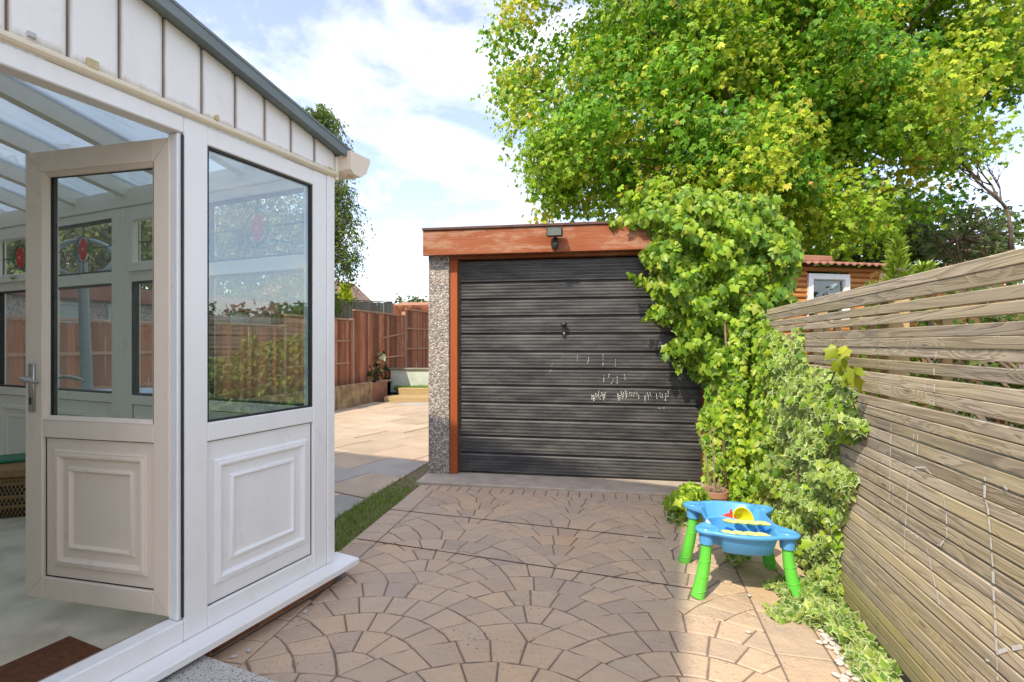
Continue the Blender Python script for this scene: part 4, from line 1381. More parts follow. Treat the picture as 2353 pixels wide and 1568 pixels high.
far_fence('board_fence', 'reddish fence furthest back beside the garage pier', 901, 1010, 19, 19.4, 705, 703, M['red_fence'])
sh = at(983, 699, 20.5)
rf = thing('shed', 'low shed with a white edged roof behind the reddish fence', 'shed', (sh.x - .2, sh.y, 0), R(-5))
r_ = MB(); r_.box(-1.2, .7, 0, 2, .3, 2.62); r_.build('wall', M['red_fence'], rf)
r_ = MB(); r_.add([(-1.45, -.2, 2.60), (1.0, -.2, 2.60), (1.0, 2.2, 2.95), (-1.45, 2.2, 2.95), (-1.45, -.2, 2.68), (1.0, -.2, 2.68), (1.0, 2.2, 3.03), (-1.45, 2.2, 3.03)], [(0, 1, 2, 3), (7, 6, 5, 4), (0, 4, 5, 1), (1, 5, 6, 2), (2, 6, 7, 3), (3, 7, 4, 0)])
r_.build('roof', simple('orange_roof', (.42, .20, .11), (.32, .15, .08), 8, .9), rf)

# neighbour's outbuilding seen through the windows
bxn = lambda Y: .272 * Y - 7.55
nb = thing('outbuilding', 'pebbledash outbuilding with brown fascia beyond the brown fence', 'outbuilding', (bxn(8), 8, 0), math.atan2(1, .272))
w = MB(); w.box(-4.3, 2.25, 0, 3.2, .2, 1.84); w.build('wall', pebbledash('grey_pebbledash', (.46, .43, .39)), nb)
w = MB(); w.box(-4.4, 2.35, -.09, -.055, 1.80, 2.00, .004); w.build('fascia', wood_mat('brown_fascia', (.30, .11, .06), (.2, .07, .04), (.42, .26, .2), .5, .7, 4, .5, 0, 'x', .2), nb)
w = MB(); w.box(-4.4, 2.35, -.054, 3.3, 1.84, 2.03); w.build('roof', M['dark_felt'], nb)
for xx in (-1.62, -.93, -2.9, 1.2):
    f_ = MB(); ring(f_, lambda a, b_, h: (a, -h, b_), xx, xx + .42, 1.42, 1.75, [(0, .001), (0, .03), (.025, .03), (.025, .001)])
    wd = f_.build('window', simple('grey_frame', (.5, .52, .5), (.42, .44, .42), 8, .5) if xx == -1.62 else bpy.data.materials['grey_frame'], nb)
    f_ = MB(); f_.box(xx + .025, xx + .395, -.012, -.006, 1.445, 1.725); f_.build('pane', simple('blanked_pane', (.42, .50, .48), (.36, .43, .42), 5, .25) if xx == -1.62 else bpy.data.materials['blanked_pane'], wd)

# brick house beyond, seen through the end window
hb = at(668, 640, 27)
fh = thing('brick_house', 'orange brick house with white bargeboards seen through the end window', 'house', (hb.x, hb.y, 0), R(8))
GB = simple('orange_brick', (.50, .22, .11), (.40, .17, .09), 12, .9, .3, 60)
apz = 5.55; evz = 3.95; hwid = 1.75
w = MB()
w.add([(-hwid, 0, 0), (hwid, 0, 0), (hwid, 0, evz), (0, 0, apz - .25), (-hwid, 0, evz), (-hwid, 6, 0), (hwid, 6, 0), (hwid, 6, evz), (0, 6, apz - .25), (-hwid, 6, evz)], [(0, 1, 2, 3, 4), (9, 8, 7, 6, 5), (1, 6, 7, 2), (0, 4, 9, 5)])
w.build('wall', GB, fh)
M['roof_tile'] = simple('brown_roof_tile', (.24, .16, .12), (.17, .11, .085), 5, .9, .5, 15)
def gable_roof(parent, hw_, ez, az, y0, y1, m, th=.1, over=.25):
    k = (az - ez) / hw_
    r_ = MB()
    for sg in (-1, 1):
        a = [(sg * (hw_ + over), ez - k * over), (0, az)]
        r_.add([(a[0][0], y0, a[0][1]), (a[1][0], y0, a[1][1]), (a[1][0], y1, a[1][1]), (a[0][0], y1, a[0][1]), (a[0][0], y0, a[0][1] + th), (a[1][0], y0, a[1][1] + th), (a[1][0], y1, a[1][1] + th), (a[0][0], y1, a[0][1] + th)],
               [(0, 1, 2, 3), (7, 6, 5, 4), (0, 4, 5, 1), (1, 5, 6, 2), (2, 6, 7, 3), (3, 7, 4, 0)])
    return r_.build('roof', m, parent)
gable_roof(fh, hwid, evz, apz, -.12, 6.2, M['roof_tile'])
bbd = MB()
for sg in (-1, 1):
    k = (apz - evz) / hwid
    bbd.bar((sg * (hwid + .25), -.15, evz - k * .25 - .02), (sg * .0, -.15, apz - .02), .05, .16)
bbd.build('bargeboard', M['upvc'], fh)
fw = MB(); ring(fw, lambda a, b_, h: (a, -h, b_), -.5, .5, 2.6, 3.7, [(0, .001), (0, .05), (.07, .05), (.07, .001)]); wdo = fw.build('window', M['upvc'], fh)
fw = MB(); fw.box(-.44, .44, -.012, -.004, 2.66, 3.64); fw.build('pane', M['glass_dark'], wdo)
# tiled roof showing above the grey fence
tb = at(786, 690, 30) + Vector((-2.9, 0, 0))
th_ = thing('tiled_house', 'house with grey-brown tiled roof slope above the grey fence', 'house', (tb.x, tb.y, 0), R(-25))
w = MB(); w.box(-4.2, 1.1, 0, 6, 0, 3.4); w.build('wall', GB, th_)
r_ = MB(); nr = 12
# stepped courses of tiles on the hip facing right
for i in range(nr):
    za = 3.35 + i * .165; x1 = 1.55 - i * .21
    r_.add([(x1, -.4, za), (x1 - .25, -.4 + .0, za + .2), (x1 - .25, 6.2, za + .2), (x1, 6.2, za), (x1, -.4, za + .04), (x1 - .25, -.4, za + .24), (x1 - .25, 6.2, za + .24), (x1, 6.2, za + .04)], [(0, 1, 2, 3), (7, 6, 5, 4), (0, 4, 5, 1), (2, 6, 7, 3), (3, 7, 4, 0)])
r_.add([(1.3, -.3, 3.4), (-1.2, -.3, 5.3), (-4.4, -.3, 3.4)], [(0, 1, 2)])
r_.add([(-1.2, -.4, 5.35), (-4.6, -.4, 3.3), (-4.6, 6.2, 3.3), (-1.2, 6.2, 5.35)], [(0, 1, 2, 3)])
r_.build('roof', M['roof_tile'], th_)

# hoop post in the garden seen through the door glass
hp = at(203, 850, 4.05)
hq = thing('hoop_post', 'grey-blue play post with round hoop seen through the open door', 'play post', (hp.x, hp.y, .0), R(20))
M['bluegrey'] = simple('blue_grey_plastic', (.25, .31, .34), (.20, .25, .28), 8, .45)
top = at(190, 545, 4.05)
p_ = MB(); p_.tube([(0, 0, .12), (0, 0, .6), (top.x - hp.x, 0, top.z - .05), (top.x - hp.x, 0, top.z)], [.042, .040, .032, .034], 14); p_.build('pole', M['bluegrey'], hq, smooth=40)
p_ = MB()
cx_, cz_ = top.x - hp.x + .02, top.z - .17
p_.tube([(cx_ + .20 * math.cos(a * math.pi / 16), -.02 + .06 * math.sin(a * math.pi / 16), cz_ + .15 * math.sin(a * math.pi / 16)) for a in range(33)], .018, 8, cap=False); p_.build('hoop', M['bluegrey'], hq, smooth=True)
p_ = MB(); p_.box(-.3, .3, -.25, .25, 0.0, .12, .03); p_.build('base', M['bluegrey'], hq)
lt = at(160, 893, 3.95)
tb_ = thing('garden_table', 'pale blue garden table under the hoop post', 'table', (lt.x + .1, lt.y + .55, 0), R(23))
p_ = MB(); p_.box(-.45, .45, -.3, .3, .78, .81, .008); p_.build('table_top', simple('pale_blue_plastic', (.38, .52, .62), (.33, .46, .56), 8, .5), tb_)
for sx in (-.38, .38):
    for sy in (-.24, .24):
        p_ = MB(); p_.box(sx - .02, sx + .02, sy - .02, sy + .02, 0, .7795); p_.build('leg', M['bluegrey'], tb_)

# ------------------------------------------------------------------ log cabin beyond the right fence
M['log'] = wood_mat('orange_log', (.52, .22, .055), (.40, .15, .035), (.60, .32, .10), .4, .6, 4, .5, .1, 'x', .15)
ca = at(1780, 690, 6.7); cbp = at(2040, 690, 7.05)
cdir = Vector((cbp.x - ca.x, cbp.y - ca.y, 0))
cab = thing('log_cabin', 'orange log cabin with white window behind the slatted fence', 'cabin', (ca.x, ca.y, 0), math.atan2(cdir.y, cdir.x))
CL = cdir.length
lr = .037
k = 0; zt_ = at(1900, 612, 6.85).z
wx0 = (at(1853, 650, 6.78).x - ca.x) * 1.01; wx1 = (at(1949, 650, 6.9).x - ca.x) * 1.01
wz1 = at(1900, 631, 6.85).z; wz0 = wz1 - .62
z = zt_ - lr
while z > 0:
    spans = [(-.8, CL + .03)]
    if wz0 - lr < z < wz1 + lr * .3: spans = [(-.8, wx0 - .002), (wx1 + .002, CL + .03)]
    for (a, b_) in spans:
        t_ = MB(); t_.tube([(a, 0, z), (b_, 0, z)], lr * 1.04, 10); t_.build('log', M['log'], cab, smooth=40)
    if abs(z % .15) < .08:
        t_ = MB(); t_.tube([(CL - .05, -.10, z + lr), (CL - .05, 2.5, z + lr)], lr * 1.04, 10); t_.build('log', M['log'], cab, smooth=40)
    z -= lr * 2
f_ = MB(); ring(f_, lambda a, b_, h: (a, -h, b_), wx0, wx1, wz0, wz1, [(0, -.03), (0, .06), (.07, .06), (.085, .03), (.085, -.03)]); cw = f_.build('window', M['upvc'], cab)
f_ = MB(); f_.box(wx0 + .08, wx1 - .08, -.012, -.006, wz0 + .08, wz1 - .08); f_.build('pane', M['glass_dark'], cw)
f_ = MB(); f_.box(wx0, wx1, .3, .32, wz0 - .1, wz1 + .1); f_.build('curtain', simple('dark_curtain', (.10, .105, .10), (.06, .06, .06), 5, .9, stretch=(6, 1, 1)), cab)
# pantile sheet roof: wavy rows
rt = MB()
nx = 110; rows = 7
for r in range(rows):
    l0, l1 = [], []
    y_a, y_b = -.22 + r * .30, -.22 + (r + 1) * .30 + .03
    z_a, z_b = zt_ + .015 + r * .055, zt_ + .015 + (r + 1) * .055 - .012
    vv = []; ff = []
    for i in range(nx + 1):
        x = -.9 + (CL + 1.05) * i / nx
        wv = .014 * math.sin(x * 2 * math.pi / .115)
        vv += [(x, y_a, z_a + wv), (x, y_b, z_b + wv), (x, y_a, z_a + wv - .022)]
    for i in range(nx):
        q = i * 3
        ff += [(q, q + 3, q + 4, q + 1), (q + 2, q + 5, q + 3, q)]
    b_ = MB(); b_.add(vv, ff); b_.build('roof_sheet', bpy.data.materials.get('pantile') or simple('pantile', (.36, .17, .11), (.27, .13, .085), 9, .85, .3, 40, vary=.1), cab)
rg = MB(); rg.box(-.3, CL - .55, .35, 1.9, zt_ + .13, zt_ + .19 + .02, .01); rg.build('roof_hatch', bpy.data.materials['pantile'], cab)

# ------------------------------------------------------------------ foliage tools
def norm(a):
    return a / np.maximum(np.linalg.norm(a, axis=1, keepdims=True), 1e-9)
def place(tv, tt, cen, dirs, nrm, sca):
    """copies of a leaf template: y = along the leaf, z = its upper side"""
    d = norm(dirs); n = nrm - d * np.sum(nrm * d, axis=1, keepdims=True); n = norm(n); x = np.cross(d, n)
    B = np.stack([x, d, n], axis=2) * sca[:, None, None]
    Vv = np.einsum('nij,kj->nki', B, tv) + cen[:, None, :]
    k = len(tv)
    T = tt[None, :, :] + (np.arange(len(cen)) * k)[:, None, None]
    return Vv.reshape(-1, 3), T.reshape(-1, 3)
LV = np.array([(0, 0, 0), (-.26, .42, .05), (0, 1, -.12), (.26, .42, .05)], float); LT = np.array([(0, 2, 1), (0, 3, 2)])
def spray(n=5, spread=75, l=1.0, seed=1):
    r = random.Random(seed); vs = []; ts = []
    for i in range(n):
        a = R(spread) * (2 * i / (n - 1) - 1) if n > 1 else 0
        s = l * (1 - .3 * abs(2 * i / (n - 1) - 1)) * r.uniform(.85, 1.1)
        off = .12 * i % .3
        c_, s_ = math.cos(a), math.sin(a)
        dz = r.uniform(-.25, .1)
        b_ = len(vs)
        for (x, y, z) in LV:
            y2 = y * s; x2 = x * s * 1.15; z2 = z * s + dz * y * s
            vs.append((c_ * x2 + s_ * y2, -s_ * x2 + c_ * y2 + off, z2))
        for t in LT: ts.append(tuple(int(q) + b_ for q in t))
    return np.array(vs), np.array(ts)
M['bark'] = simple('bark', (.20, .145, .09), (.11, .08, .05), 8, .95, .8, 25, stretch=(1, 1, .3), rand=False)
M['tree_leaf'] = leaf_mat('tree_leaf', trans=.42, rough=.5)
def limb(mb, p, q, r0, r1, sag=.1, n=6, seg=7):
    p = Vector(p); q = Vector(q); L = (q - p).length
    mid = (p + q) / 2 + Vector((rnd.uniform(-sag, sag) * L, rnd.uniform(-sag, sag) * L, sag * L * .6))
    pts = []; rad = []
    for i in range(n + 1):
        t = i / n
        pts.append(p * (1 - t) ** 2 + mid * 2 * t * (1 - t) + q * t * t); rad.append(r0 + (r1 - r0) * t)
    mb.tube(pts, rad, seg)
def tree(name, label, base, fork, clumps, trunk_r, n_per, size, palette, seed, group=None, cat='tree', droop=.35, shell=.45, limbs=40, leaf_n=5, limb_r=.07, explicit=()):
    """trunk with limbs reaching the clumps, crown of leaf sprays"""
    g_ = np.random.default_rng(seed)
    t = thing(name, label, cat, base, 0, group)
    B = Vector(base)
    tk = MB()
    f = Vector(fork)
    limb(tk, (0, 0, -.1), f - B, trunk_r, trunk_r * .72, .03, 6, 10)
    idx = list(range(len(clumps))); rnd.shuffle(idx)
    for (a, b_, ra, rb) in explicit:
        limb(tk, Vector(a) - B, Vector(b_) - B, ra, rb, .04, 6, 9)
    for i in idx[:limbs]:
        c_, r_ = clumps[i]
        limb(tk, f - B + Vector((0, 0, rnd.uniform(-.3, .6))), Vector(c_) - B, limb_r * rnd.uniform(.6, 1.1), .012, .12, 6, 6)
        for k in range(3):
            a = Vector(c_) - B
            e = a + Vector((rnd.uniform(-1, 1), rnd.uniform(-1, 1), rnd.uniform(-.6, .9))) * r_ * .9
            limb(tk, a.lerp(f - B, .12), e, .014, .004, .1, 4, 4)
    tk.build('trunk', M['bark'], t, smooth=True)
    cen = []; nr = []; cl = []; sc = []
    pal = np.array([p[0] for p in palette]); pw = np.array([p[1] for p in palette], float); pw /= pw.sum()
    for (c_, r_) in clumps:
        n = max(8, int(n_per * (r_ / .6) ** 2))
        v = norm(g_.normal(size=(n, 3)))
        rr = r_ * (shell + (1 - shell) * g_.random(n)) ** .8 * g_.uniform(.7, 1.32, n)
        p = np.array(c_)[None, :] + v * rr[:, None] * np.array([1.1, 1.1, .8])
        pb2 = np.where(pw < .04, pw * .12, pw); pb2 /= pb2.sum()
        base_c = pal[g_.choice(len(pal), p=pb2)]
        other = pal[g_.choice(len(pal), size=n, p=pw)]
        mixv = (g_.random(n) < .25)[:, None]
        c2 = np.where(mixv, other, base_c[None, :]) * g_.uniform(.72, 1.25, n)[:, None]
        cen.append(p); nr.append(v * .6 + np.array([-.4, -.6, .8]) + g_.normal(scale=.45, size=(n, 3))); cl.append(c2); sc.append(size * g_.uniform(.45, 1.4, n))
    cen = np.concatenate(cen) - np.array(base)[None, :]; nr = np.concatenate(nr); cl = np.concatenate(cl); sc = np.concatenate(sc)
    di = g_.normal(size=cen.shape) * np.array([1, 1, .5]) + np.array([0, 0, -droop * 2])
    k = 3; Vs = []; Ts = []; Cs = []; off = 0
    for q in range(k):
        tv, tt = spray(leaf_n, 70, 1.0, seed + q)
        s_ = slice(q, None, k)
        v, T = place(tv, tt, cen[s_], di[s_], nr[s_], sc[s_])
        Vs.append(v); Ts.append(T + off); off += len(v)
        cc = np.repeat(cl[s_], len(tt) // 2, axis=0) * g_.uniform(.85, 1.15, (len(cl[s_]) * (len(tt) // 2), 1))
        Cs.append(np.repeat(cc, 2, axis=0))
    obj('crown', mesh_np('crown', np.concatenate(Vs), np.concatenate(Ts), np.clip(np.concatenate(Cs), 0, 1), M['tree_leaf']), t)
    return t
def blob_clumps(center, rad, n, r0, r1, seed, lo=None, keep=None, shell=.55):
    g_ = random.Random(seed); out = []
    tries = 0
    while len(out) < n and tries < n * 40:
        tries += 1
        v = Vector((g_.gauss(0, 1), g_.gauss(0, 1), g_.gauss(0, 1))).normalized() * (shell + (1 - shell) * g_.random()) 
        p = Vector(center) + Vector((v.x * rad[0], v.y * rad[1], v.z * rad[2]))
        if lo is not None and p.z < lo: continue
        if keep and not keep(p): continue
        out.append((p, g_.uniform(r0, r1)))
    return out

# ------------------------------------------------------------------ the big tree behind the garage
def px(p): return (CX + F * p.x / p.y, HZ - F * (p.z - CH) / p.y)
outline = [(1165, -260), (1150, 60), (1150, 310), (1245, 380), (1255, 490), (1330, 560), (1700, 640), (2000, 620), (2060, 560), (2130, 490), (2190, 410), (2250, 330), (2280, 260), (2400, 170), (2500, -260)]
def in_poly(x, y, poly):
    c_ = False
    for a in range(len(poly)):
        x1, y1 = poly[a]; x2, y2 = poly[a - 1]
        if (y1 > y) != (y2 > y) and x < (x2 - x1) * (y - y1) / (y2 - y1) + x1: c_ = not c_
    return c_
def keep_big(p):
    x, y = px(p)
    return in_poly(x, y, outline)
cl = blob_clumps((4.7, 10.6, 6.6), (5.4, 3.2, 4.8), 230, .45, .85, 5, lo=2.9, keep=keep_big, shell=.35)
cl += blob_clumps((3.2, 8.8, 4.4), (3.2, 1.4, 1.6), 46, .35, .6, 6, lo=2.8, keep=keep_big, shell=.3)
cl += blob_clumps((1.2, 9.8, 4.6), (1.4, 1.4, 2.2), 22, .35, .55, 8, lo=2.9, keep=keep_big, shell=.3)
cl += blob_clumps(at(2200, 150, 10.5), (2.0, 1.6, 2.0), 40, .45, .75, 12, keep=keep_big, shell=.2)
cl += blob_clumps(at(1900, 90, 11), (2.6, 1.6, 1.6), 36, .5, .8, 13, keep=keep_big, shell=.2)
cl += blob_clumps(at(1620, 130, 9.4), (2.4, 1.0, 1.6), 46, .45, .75, 14, keep=keep_big, shell=.15)
cl += blob_clumps(at(1960, 210, 9.4), (1.6, .9, 1.2), 30, .4, .7, 15, keep=keep_big, shell=.15)
# ragged tufts on the outline
for (x, y, r_) in ((1160, 70, .25), (1190, 20, .4), (1155, 180, .28), (1165, 300, .25), (1200, 250, .4), (1240, 330, .35), (1262, 420, .3), (1245, 500, .3), (1290, 470, .35), (2190, 440, .3), (2140, 480, .35)):
    cl.append((at(x, y, 9.6), r_))
GREENS = [((.17, .36, .022), 6), ((.28, .44, .028), 6), ((.42, .51, .04), 6.5), ((.56, .54, .06), 2.4), ((.12, .29, .022), 3.5), ((.62, .42, .10), .4)]
big = tree('broadleaf_tree', 'huge yellow-green broadleaf tree towering behind the garage', (4.75, 10.2, -.05), at(1752, 470, 10.2), cl, .22, 270, .085, GREENS, 21, droop=.55, limbs=60, limb_r=.045,
           explicit=((at(1752, 480, 10.2), at(1738, 250, 9.6), .13, .07), (at(1770, 470, 10.2), at(1870, 300, 9.5), .12, .07), (at(1870, 300, 9.5), at(2010, 180, 9.8), .07, .03), (at(1738, 250, 9.6), at(1660, 60, 9.9), .07, .03)))
# darker tree behind on the right
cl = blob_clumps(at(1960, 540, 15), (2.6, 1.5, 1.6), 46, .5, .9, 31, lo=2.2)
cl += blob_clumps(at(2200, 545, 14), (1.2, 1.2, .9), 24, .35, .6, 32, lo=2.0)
tree('broadleaf_tree', 'dark green tree standing behind the log cabin', (10.3, 15, -.05), at(2000, 600, 15), cl, .2, 75, .13, [((.08, .15, .02), 4), ((.11, .19, .022), 4), ((.15, .20, .04), 1)], 33, limbs=24)
cl = blob_clumps(at(2215, 545, 11), (.9, .9, .75), 26, .25, .45, 36, lo=2.0)
tree('shrub', 'grey-green round bush with pale stems below the bare tree', (at(2215, 600, 11).x, 11, -.05), at(2215, 600, 11), cl, .07, 80, .09, [((.17, .21, .09), 4), ((.22, .25, .12), 3), ((.10, .15, .06), 3)], 37, limbs=20, cat='bush', limb_r=.035)

# bare tree at the right edge
bt = thing('bare_tree', 'bare dark branched tree at the right edge of the sky', 'tree', (at(2330, 700, 9).x, 9, -.05))
B_ = Vector(bt.location); bm_ = MB()
def branch(p, d, L, r_, depth):
    q = p + d * L
    mid = (p + q) / 2 + Vector((rnd.uniform(-1, 1), 0, rnd.uniform(-1, 1))) * L * .1
    bm_.tube([p, mid, q], [r_, r_ * .85, r_ * .65], 6 if depth < 3 else 4)
    if depth >= 6: return
    for k in range(3 if depth in (0, 2, 3) else 2):
        e = (d + Vector((rnd.uniform(-.65, .55), rnd.uniform(-.4, .4), rnd.uniform(-.15, .35)))).normalized()
        branch(q if k < 2 else mid, e, L * rnd.uniform(.62, .82), r_ * .62, depth + 1)
st_ = at(2322, 575, 9) - B_
bm_.tube([(0, 0, 0), st_ * .6, st_], [.08, .065, .055], 8)
branch(st_, Vector((-.08, 0, 1)), .72, .042, 0)
bm_.build('trunk', simple('dark_bark', (.09, .07, .055), (.14, .11, .08), 10, .95, .6, 30, rand=False), bt, smooth=True)

# conifer shoots over the fence
M['conifer'] = leaf_mat('conifer_needles', trans=.3)
def conifer(name, label, base, h, rad, n, col, seed, tilt=.2):
    g_ = np.random.default_rng(seed)
    t = thing(name, label, 'conifer', base)
    k = MB(); k.tube([(0, 0, 0), (0, 0, h * .5), (0, 0, h * .97)], [rad * .12, rad * .08, .006], 7); k.build('trunk', M['bark'], t, smooth=True)
    z = g_.random(n) ** .8
    a = g_.random(n) * 6.283
    env = np.clip((1 - z) * 1.25, .03, 1) * rad
    lob = 1 + .35 * np.sin(a * 5 + z * 17)
    r_ = env * lob * np.sqrt(g_.random(n) * .6 + .4)
    c_ = np.stack([r_ * np.cos(a), r_ * np.sin(a), .1 + z * (h - .12)], 1)
    d = np.stack([np.cos(a), np.sin(a), np.full(n, .9)], 1) + g_.normal(scale=.3, size=(n, 3))
    tv = np.array([(0, 0, 0), (-.10, .3, .02), (-.05, .8, .0), (0, 1, -.02), (.05, .8, 0), (.10, .3, .02)], float); tt = np.array([(0, 5, 1), (1, 5, 4), (1, 4, 2), (2, 4, 3)])
    v, T = place(tv, tt, c_, d, g_.normal(size=(n, 3)), g_.uniform(.6, 1.3, n) * rad * .35)
    cc = np.repeat(np.array(col)[None, :] * g_.uniform(.6, 1.35, (n, 1)), 4, axis=0)
    obj('crown', mesh_np('crown', v, T, np.clip(cc, 0, 1), M['conifer']), t)
    return t
for (x, ytop, Y, rad, lb) in ((2062, 555, 5.6, .30, 'tallest pale green conifer shoot beside the log cabin'), (2122, 612, 5.5, .34, 'middle pale green conifer rising over the slatted fence'), (2010, 655, 5.4, .25, 'short pale green conifer below the cabin corner')):
    p = at(x, ytop, Y)
    conifer('conifer', lb, (p.x, p.y, -.05), p.z + .05, rad, 3000, (.30, .42, .06), int(x))
p = at(778, 650, 17.5); conifer('conifer', 'bright yellow-green conifer behind the grey fence', (p.x - .15, p.y + 1.2, .3), p.z - .3, .62, 3000, (.50, .56, .04), 5)
p = at(1000, 690, 24); 

# drooping birch left of the garage
def weeping(name, label, base, h, strands, seed, col, leaf=.07, per=26, fan=1.0, trunk_r=.12, lean=0.0):
    g_ = np.random.default_rng(seed); r2 = random.Random(seed)
    t = thing(name, label, 'tree', base)
    tk = MB(); tk.tube([(0, 0, 0), (lean * .3, 0, h * .5), (lean, 0, h * .93)], [trunk_r, trunk_r * .7, .02], 9)
    cen = []; dr = []
    for (ax, az, ox, oy, ln_) in strands:
        root = Vector((lean * az, 0, h * az))
        tip = Vector((ox, oy, h * az + ax))
        mid = (root + tip) / 2 + Vector((0, 0, .25))
        tk.tube([root, mid, tip], [.03, .018, .008], 5)
        for s in range(int(9 * fan)):
            k = r2.random()
            p = mid.lerp(tip, k) if r2.random() < .75 else root.lerp(mid, .4 + .6 * k)
            L = ln_ * r2.uniform(.35, 1.0)
            ph = r2.uniform(0, 6.28); dx = r2.uniform(-.12, .12)
            pts = [p + Vector((dx * q + .05 * math.sin(q * 2 + ph), .05 * math.cos(q * 2 + ph) + r2.uniform(-.04, .04), -L * q / 6)) for q in range(7)]
            tk.tube(pts, [.005] * 7, 3, cap=False)
            for j in range(per):
                q = r2.random() * 6; i0 = int(min(q, 5.99)); a = pts[i0].lerp(pts[i0 + 1], q - i0)
                cen.append(a + Vector((r2.gauss(0, .06), r2.gauss(0, .06), r2.gauss(0, .05))))
    tk.build('trunk', M['bark'], t, smooth=True)
    n = len(cen); cen = np.array([tuple(c_) for c_ in cen])
    v, T = place(LV * np.array([1.3, 1, 1]), LT, cen, g_.normal(size=(n, 3)) * np.array([.6, .6, .4]) + np.array([0, 0, -.8]), g_.normal(size=(n, 3)) + np.array([-.3, -.6, .4]), leaf * g_.uniform(.6, 1.3, n))
    cc = np.repeat(np.array(col)[None, :] * g_.uniform(.55, 1.4, (n, 1)) * np.array([1, 1, 1]), 2, axis=0)
    obj('crown', mesh_np('crown', v, T, np.clip(cc, 0, 1), M['tree_leaf']), t)
    return t
bp_ = at(725, 788, 15); hB = at(725, 228, 15).z - .36
st = []
rr_ = random.Random(4)
for i in range(46):
    az = rr_.uniform(.42, .97)
    sp_w = .45 + (1 - az) * 1.5
    st.append((rr_.uniform(.0, .35), az, rr_.uniform(-1, 1) * sp_w, rr_.uniform(-1, 1) * sp_w, rr_.uniform(.9, 2.0)))
st += [(.2, .80, .95, -.2, 2.6), (.1, .66, 1.25, -.1, 2.4), (.1, .60, 1.3, .2, 2.2), (.0, .72, 1.1, -.3, 2.6), (.0, .55, 1.2, -.3, 1.6), (.1, .86, .75, 0, 2.0)]
weeping('birch_tree', 'drooping birch tree rising behind the conservatory gutter', (bp_.x, bp_.y, .3), hB, st, 9, (.15, .24, .045), .08, 32, 1.5)
# trees seen through the conservatory glass
for (x, Y, h, seed, lb, c_) in ((575, 13.5, 5.0, 61, 'pale weeping willow behind the outbuilding, seen through the end window', (.20, .24, .10)), (250, 10.5, 4.4, 62, 'willow beyond the outbuilding, seen through the open door', (.19, .23, .07)), (60, 9.5, 4.3, 63, 'willow furthest left, seen through the conservatory windows', (.20, .23, .08))):
    p = at(x, 788, Y)
    ss = []
    r3_ = random.Random(seed)
    for i in range(40):
        az = r3_.uniform(.5, .98); w_ = .7 + 1.3 * (1 - az) * 2
        ss.append((r3_.uniform(.1, .6), az, r3_.uniform(-1, 1) * w_ * 1.3, r3_.uniform(-1, 1) * w_, r3_.uniform(1.2, 2.6)))
    weeping('willow_tree', lb, (p.x, p.y, .3), h, ss, seed, c_, .10, 26, 1.0)
cl = blob_clumps(at(590, 670, 15), (2.6, 1.0, 1.0), 34, .4, .7, 71, lo=1.4)
tree('shrub', 'bright green bush behind the outbuilding below the willow', (at(590, 700, 15).x, 15, .3), at(590, 700, 15), cl, .1, 70, .12, [((.14, .24, .03), 4), ((.20, .28, .04), 3), ((.30, .24, .04), 1)], 72, cat='bush', limbs=12)
cl = blob_clumps(at(-60, 560, 9.0), (1.6, 1.2, 1.1), 26, .35, .6, 73)
tree('broadleaf_tree', 'green tree at the far left seen through the conservatory', (at(-60, 700, 9.0).x, 9.0, .3), at(-60, 640, 9.0), cl, .1, 70, .12, [((.10, .17, .03), 4), ((.16, .22, .04), 3)], 74, limbs=12)
cl = blob_clumps(at(350, 600, 13), (1.4, 1.2, 1.5), 26, .35, .6, 75)
tree('broadleaf_tree', 'green tree seen behind the door edge through the glass', (at(350, 700, 13).x, 13, .3), at(350, 640, 13), cl, .1, 70, .12, [((.10, .18, .03), 4), ((.17, .25, .04), 3)], 76, limbs=12)
cl = blob_clumps(at(960, 700, 30), (2.2, 1, .5), 18, .4, .6, 77)
tree('shrub', 'distant hedge bush far behind the reddish fence', (at(960, 700, 30).x, 30, .3), at(960, 705, 30), cl, .1, 40, .14, [((.09, .13, .03), 4), ((.13, .17, .05), 3)], 78, cat='bush', limbs=8)
# shrub with white-edged leaves by the low wall
sb = ground(858, 868, .36)
cl = blob_clumps((at(855, 850, 11.2)), (.30, .3, .38), 16, .12, .22, 81)
tree('shrub', 'dark shrub with white tipped leaves in front of the brown fence', (at(855, 880, 11.2).x, 11.2, .33), at(855, 872, 11.2), cl, .02, 40, .11, [((.03, .055, .015), 6), ((.06, .10, .03), 2), ((.55, .56, .40), 1.2)], 82, cat='bush', limbs=8, limb_r=.012)
# plants in the neighbour's bed behind the slatted fence
cl = []
for i in range(60):
    q = rnd.uniform(-2.6, 2.2); o_ = -rnd.uniform(.45, 1.8)
    p = FP + FD * q + FN * o_; cl.append((Vector((p.x, p.y, rnd.uniform(.15, .95))), rnd.uniform(.18, .34)))
for i in range(60):
    q = rnd.uniform(-3.4, 2.2); o_ = -rnd.uniform(1.5, 3.6)
    p = FP + FD * q + FN * o_; cl.append((Vector((p.x, p.y, rnd.uniform(.7, 1.45))), rnd.uniform(.22, .38)))
for i in range(320):
    x_, y_ = rnd.uniform(2.6, 7.5), rnd.uniform(2.6, 6.5)
    if x_ < .23 * y_ + 2.0 or x_ / y_ < .72: continue
    r_ = rnd.uniform(.25, .42); cl.append((Vector((x_, y_, 1.22 + .138 * y_ - r_ * .55 - (rnd.random() ** 2) * .6)), r_))
pb_ = FP + FD * 0 + FN * -1.0
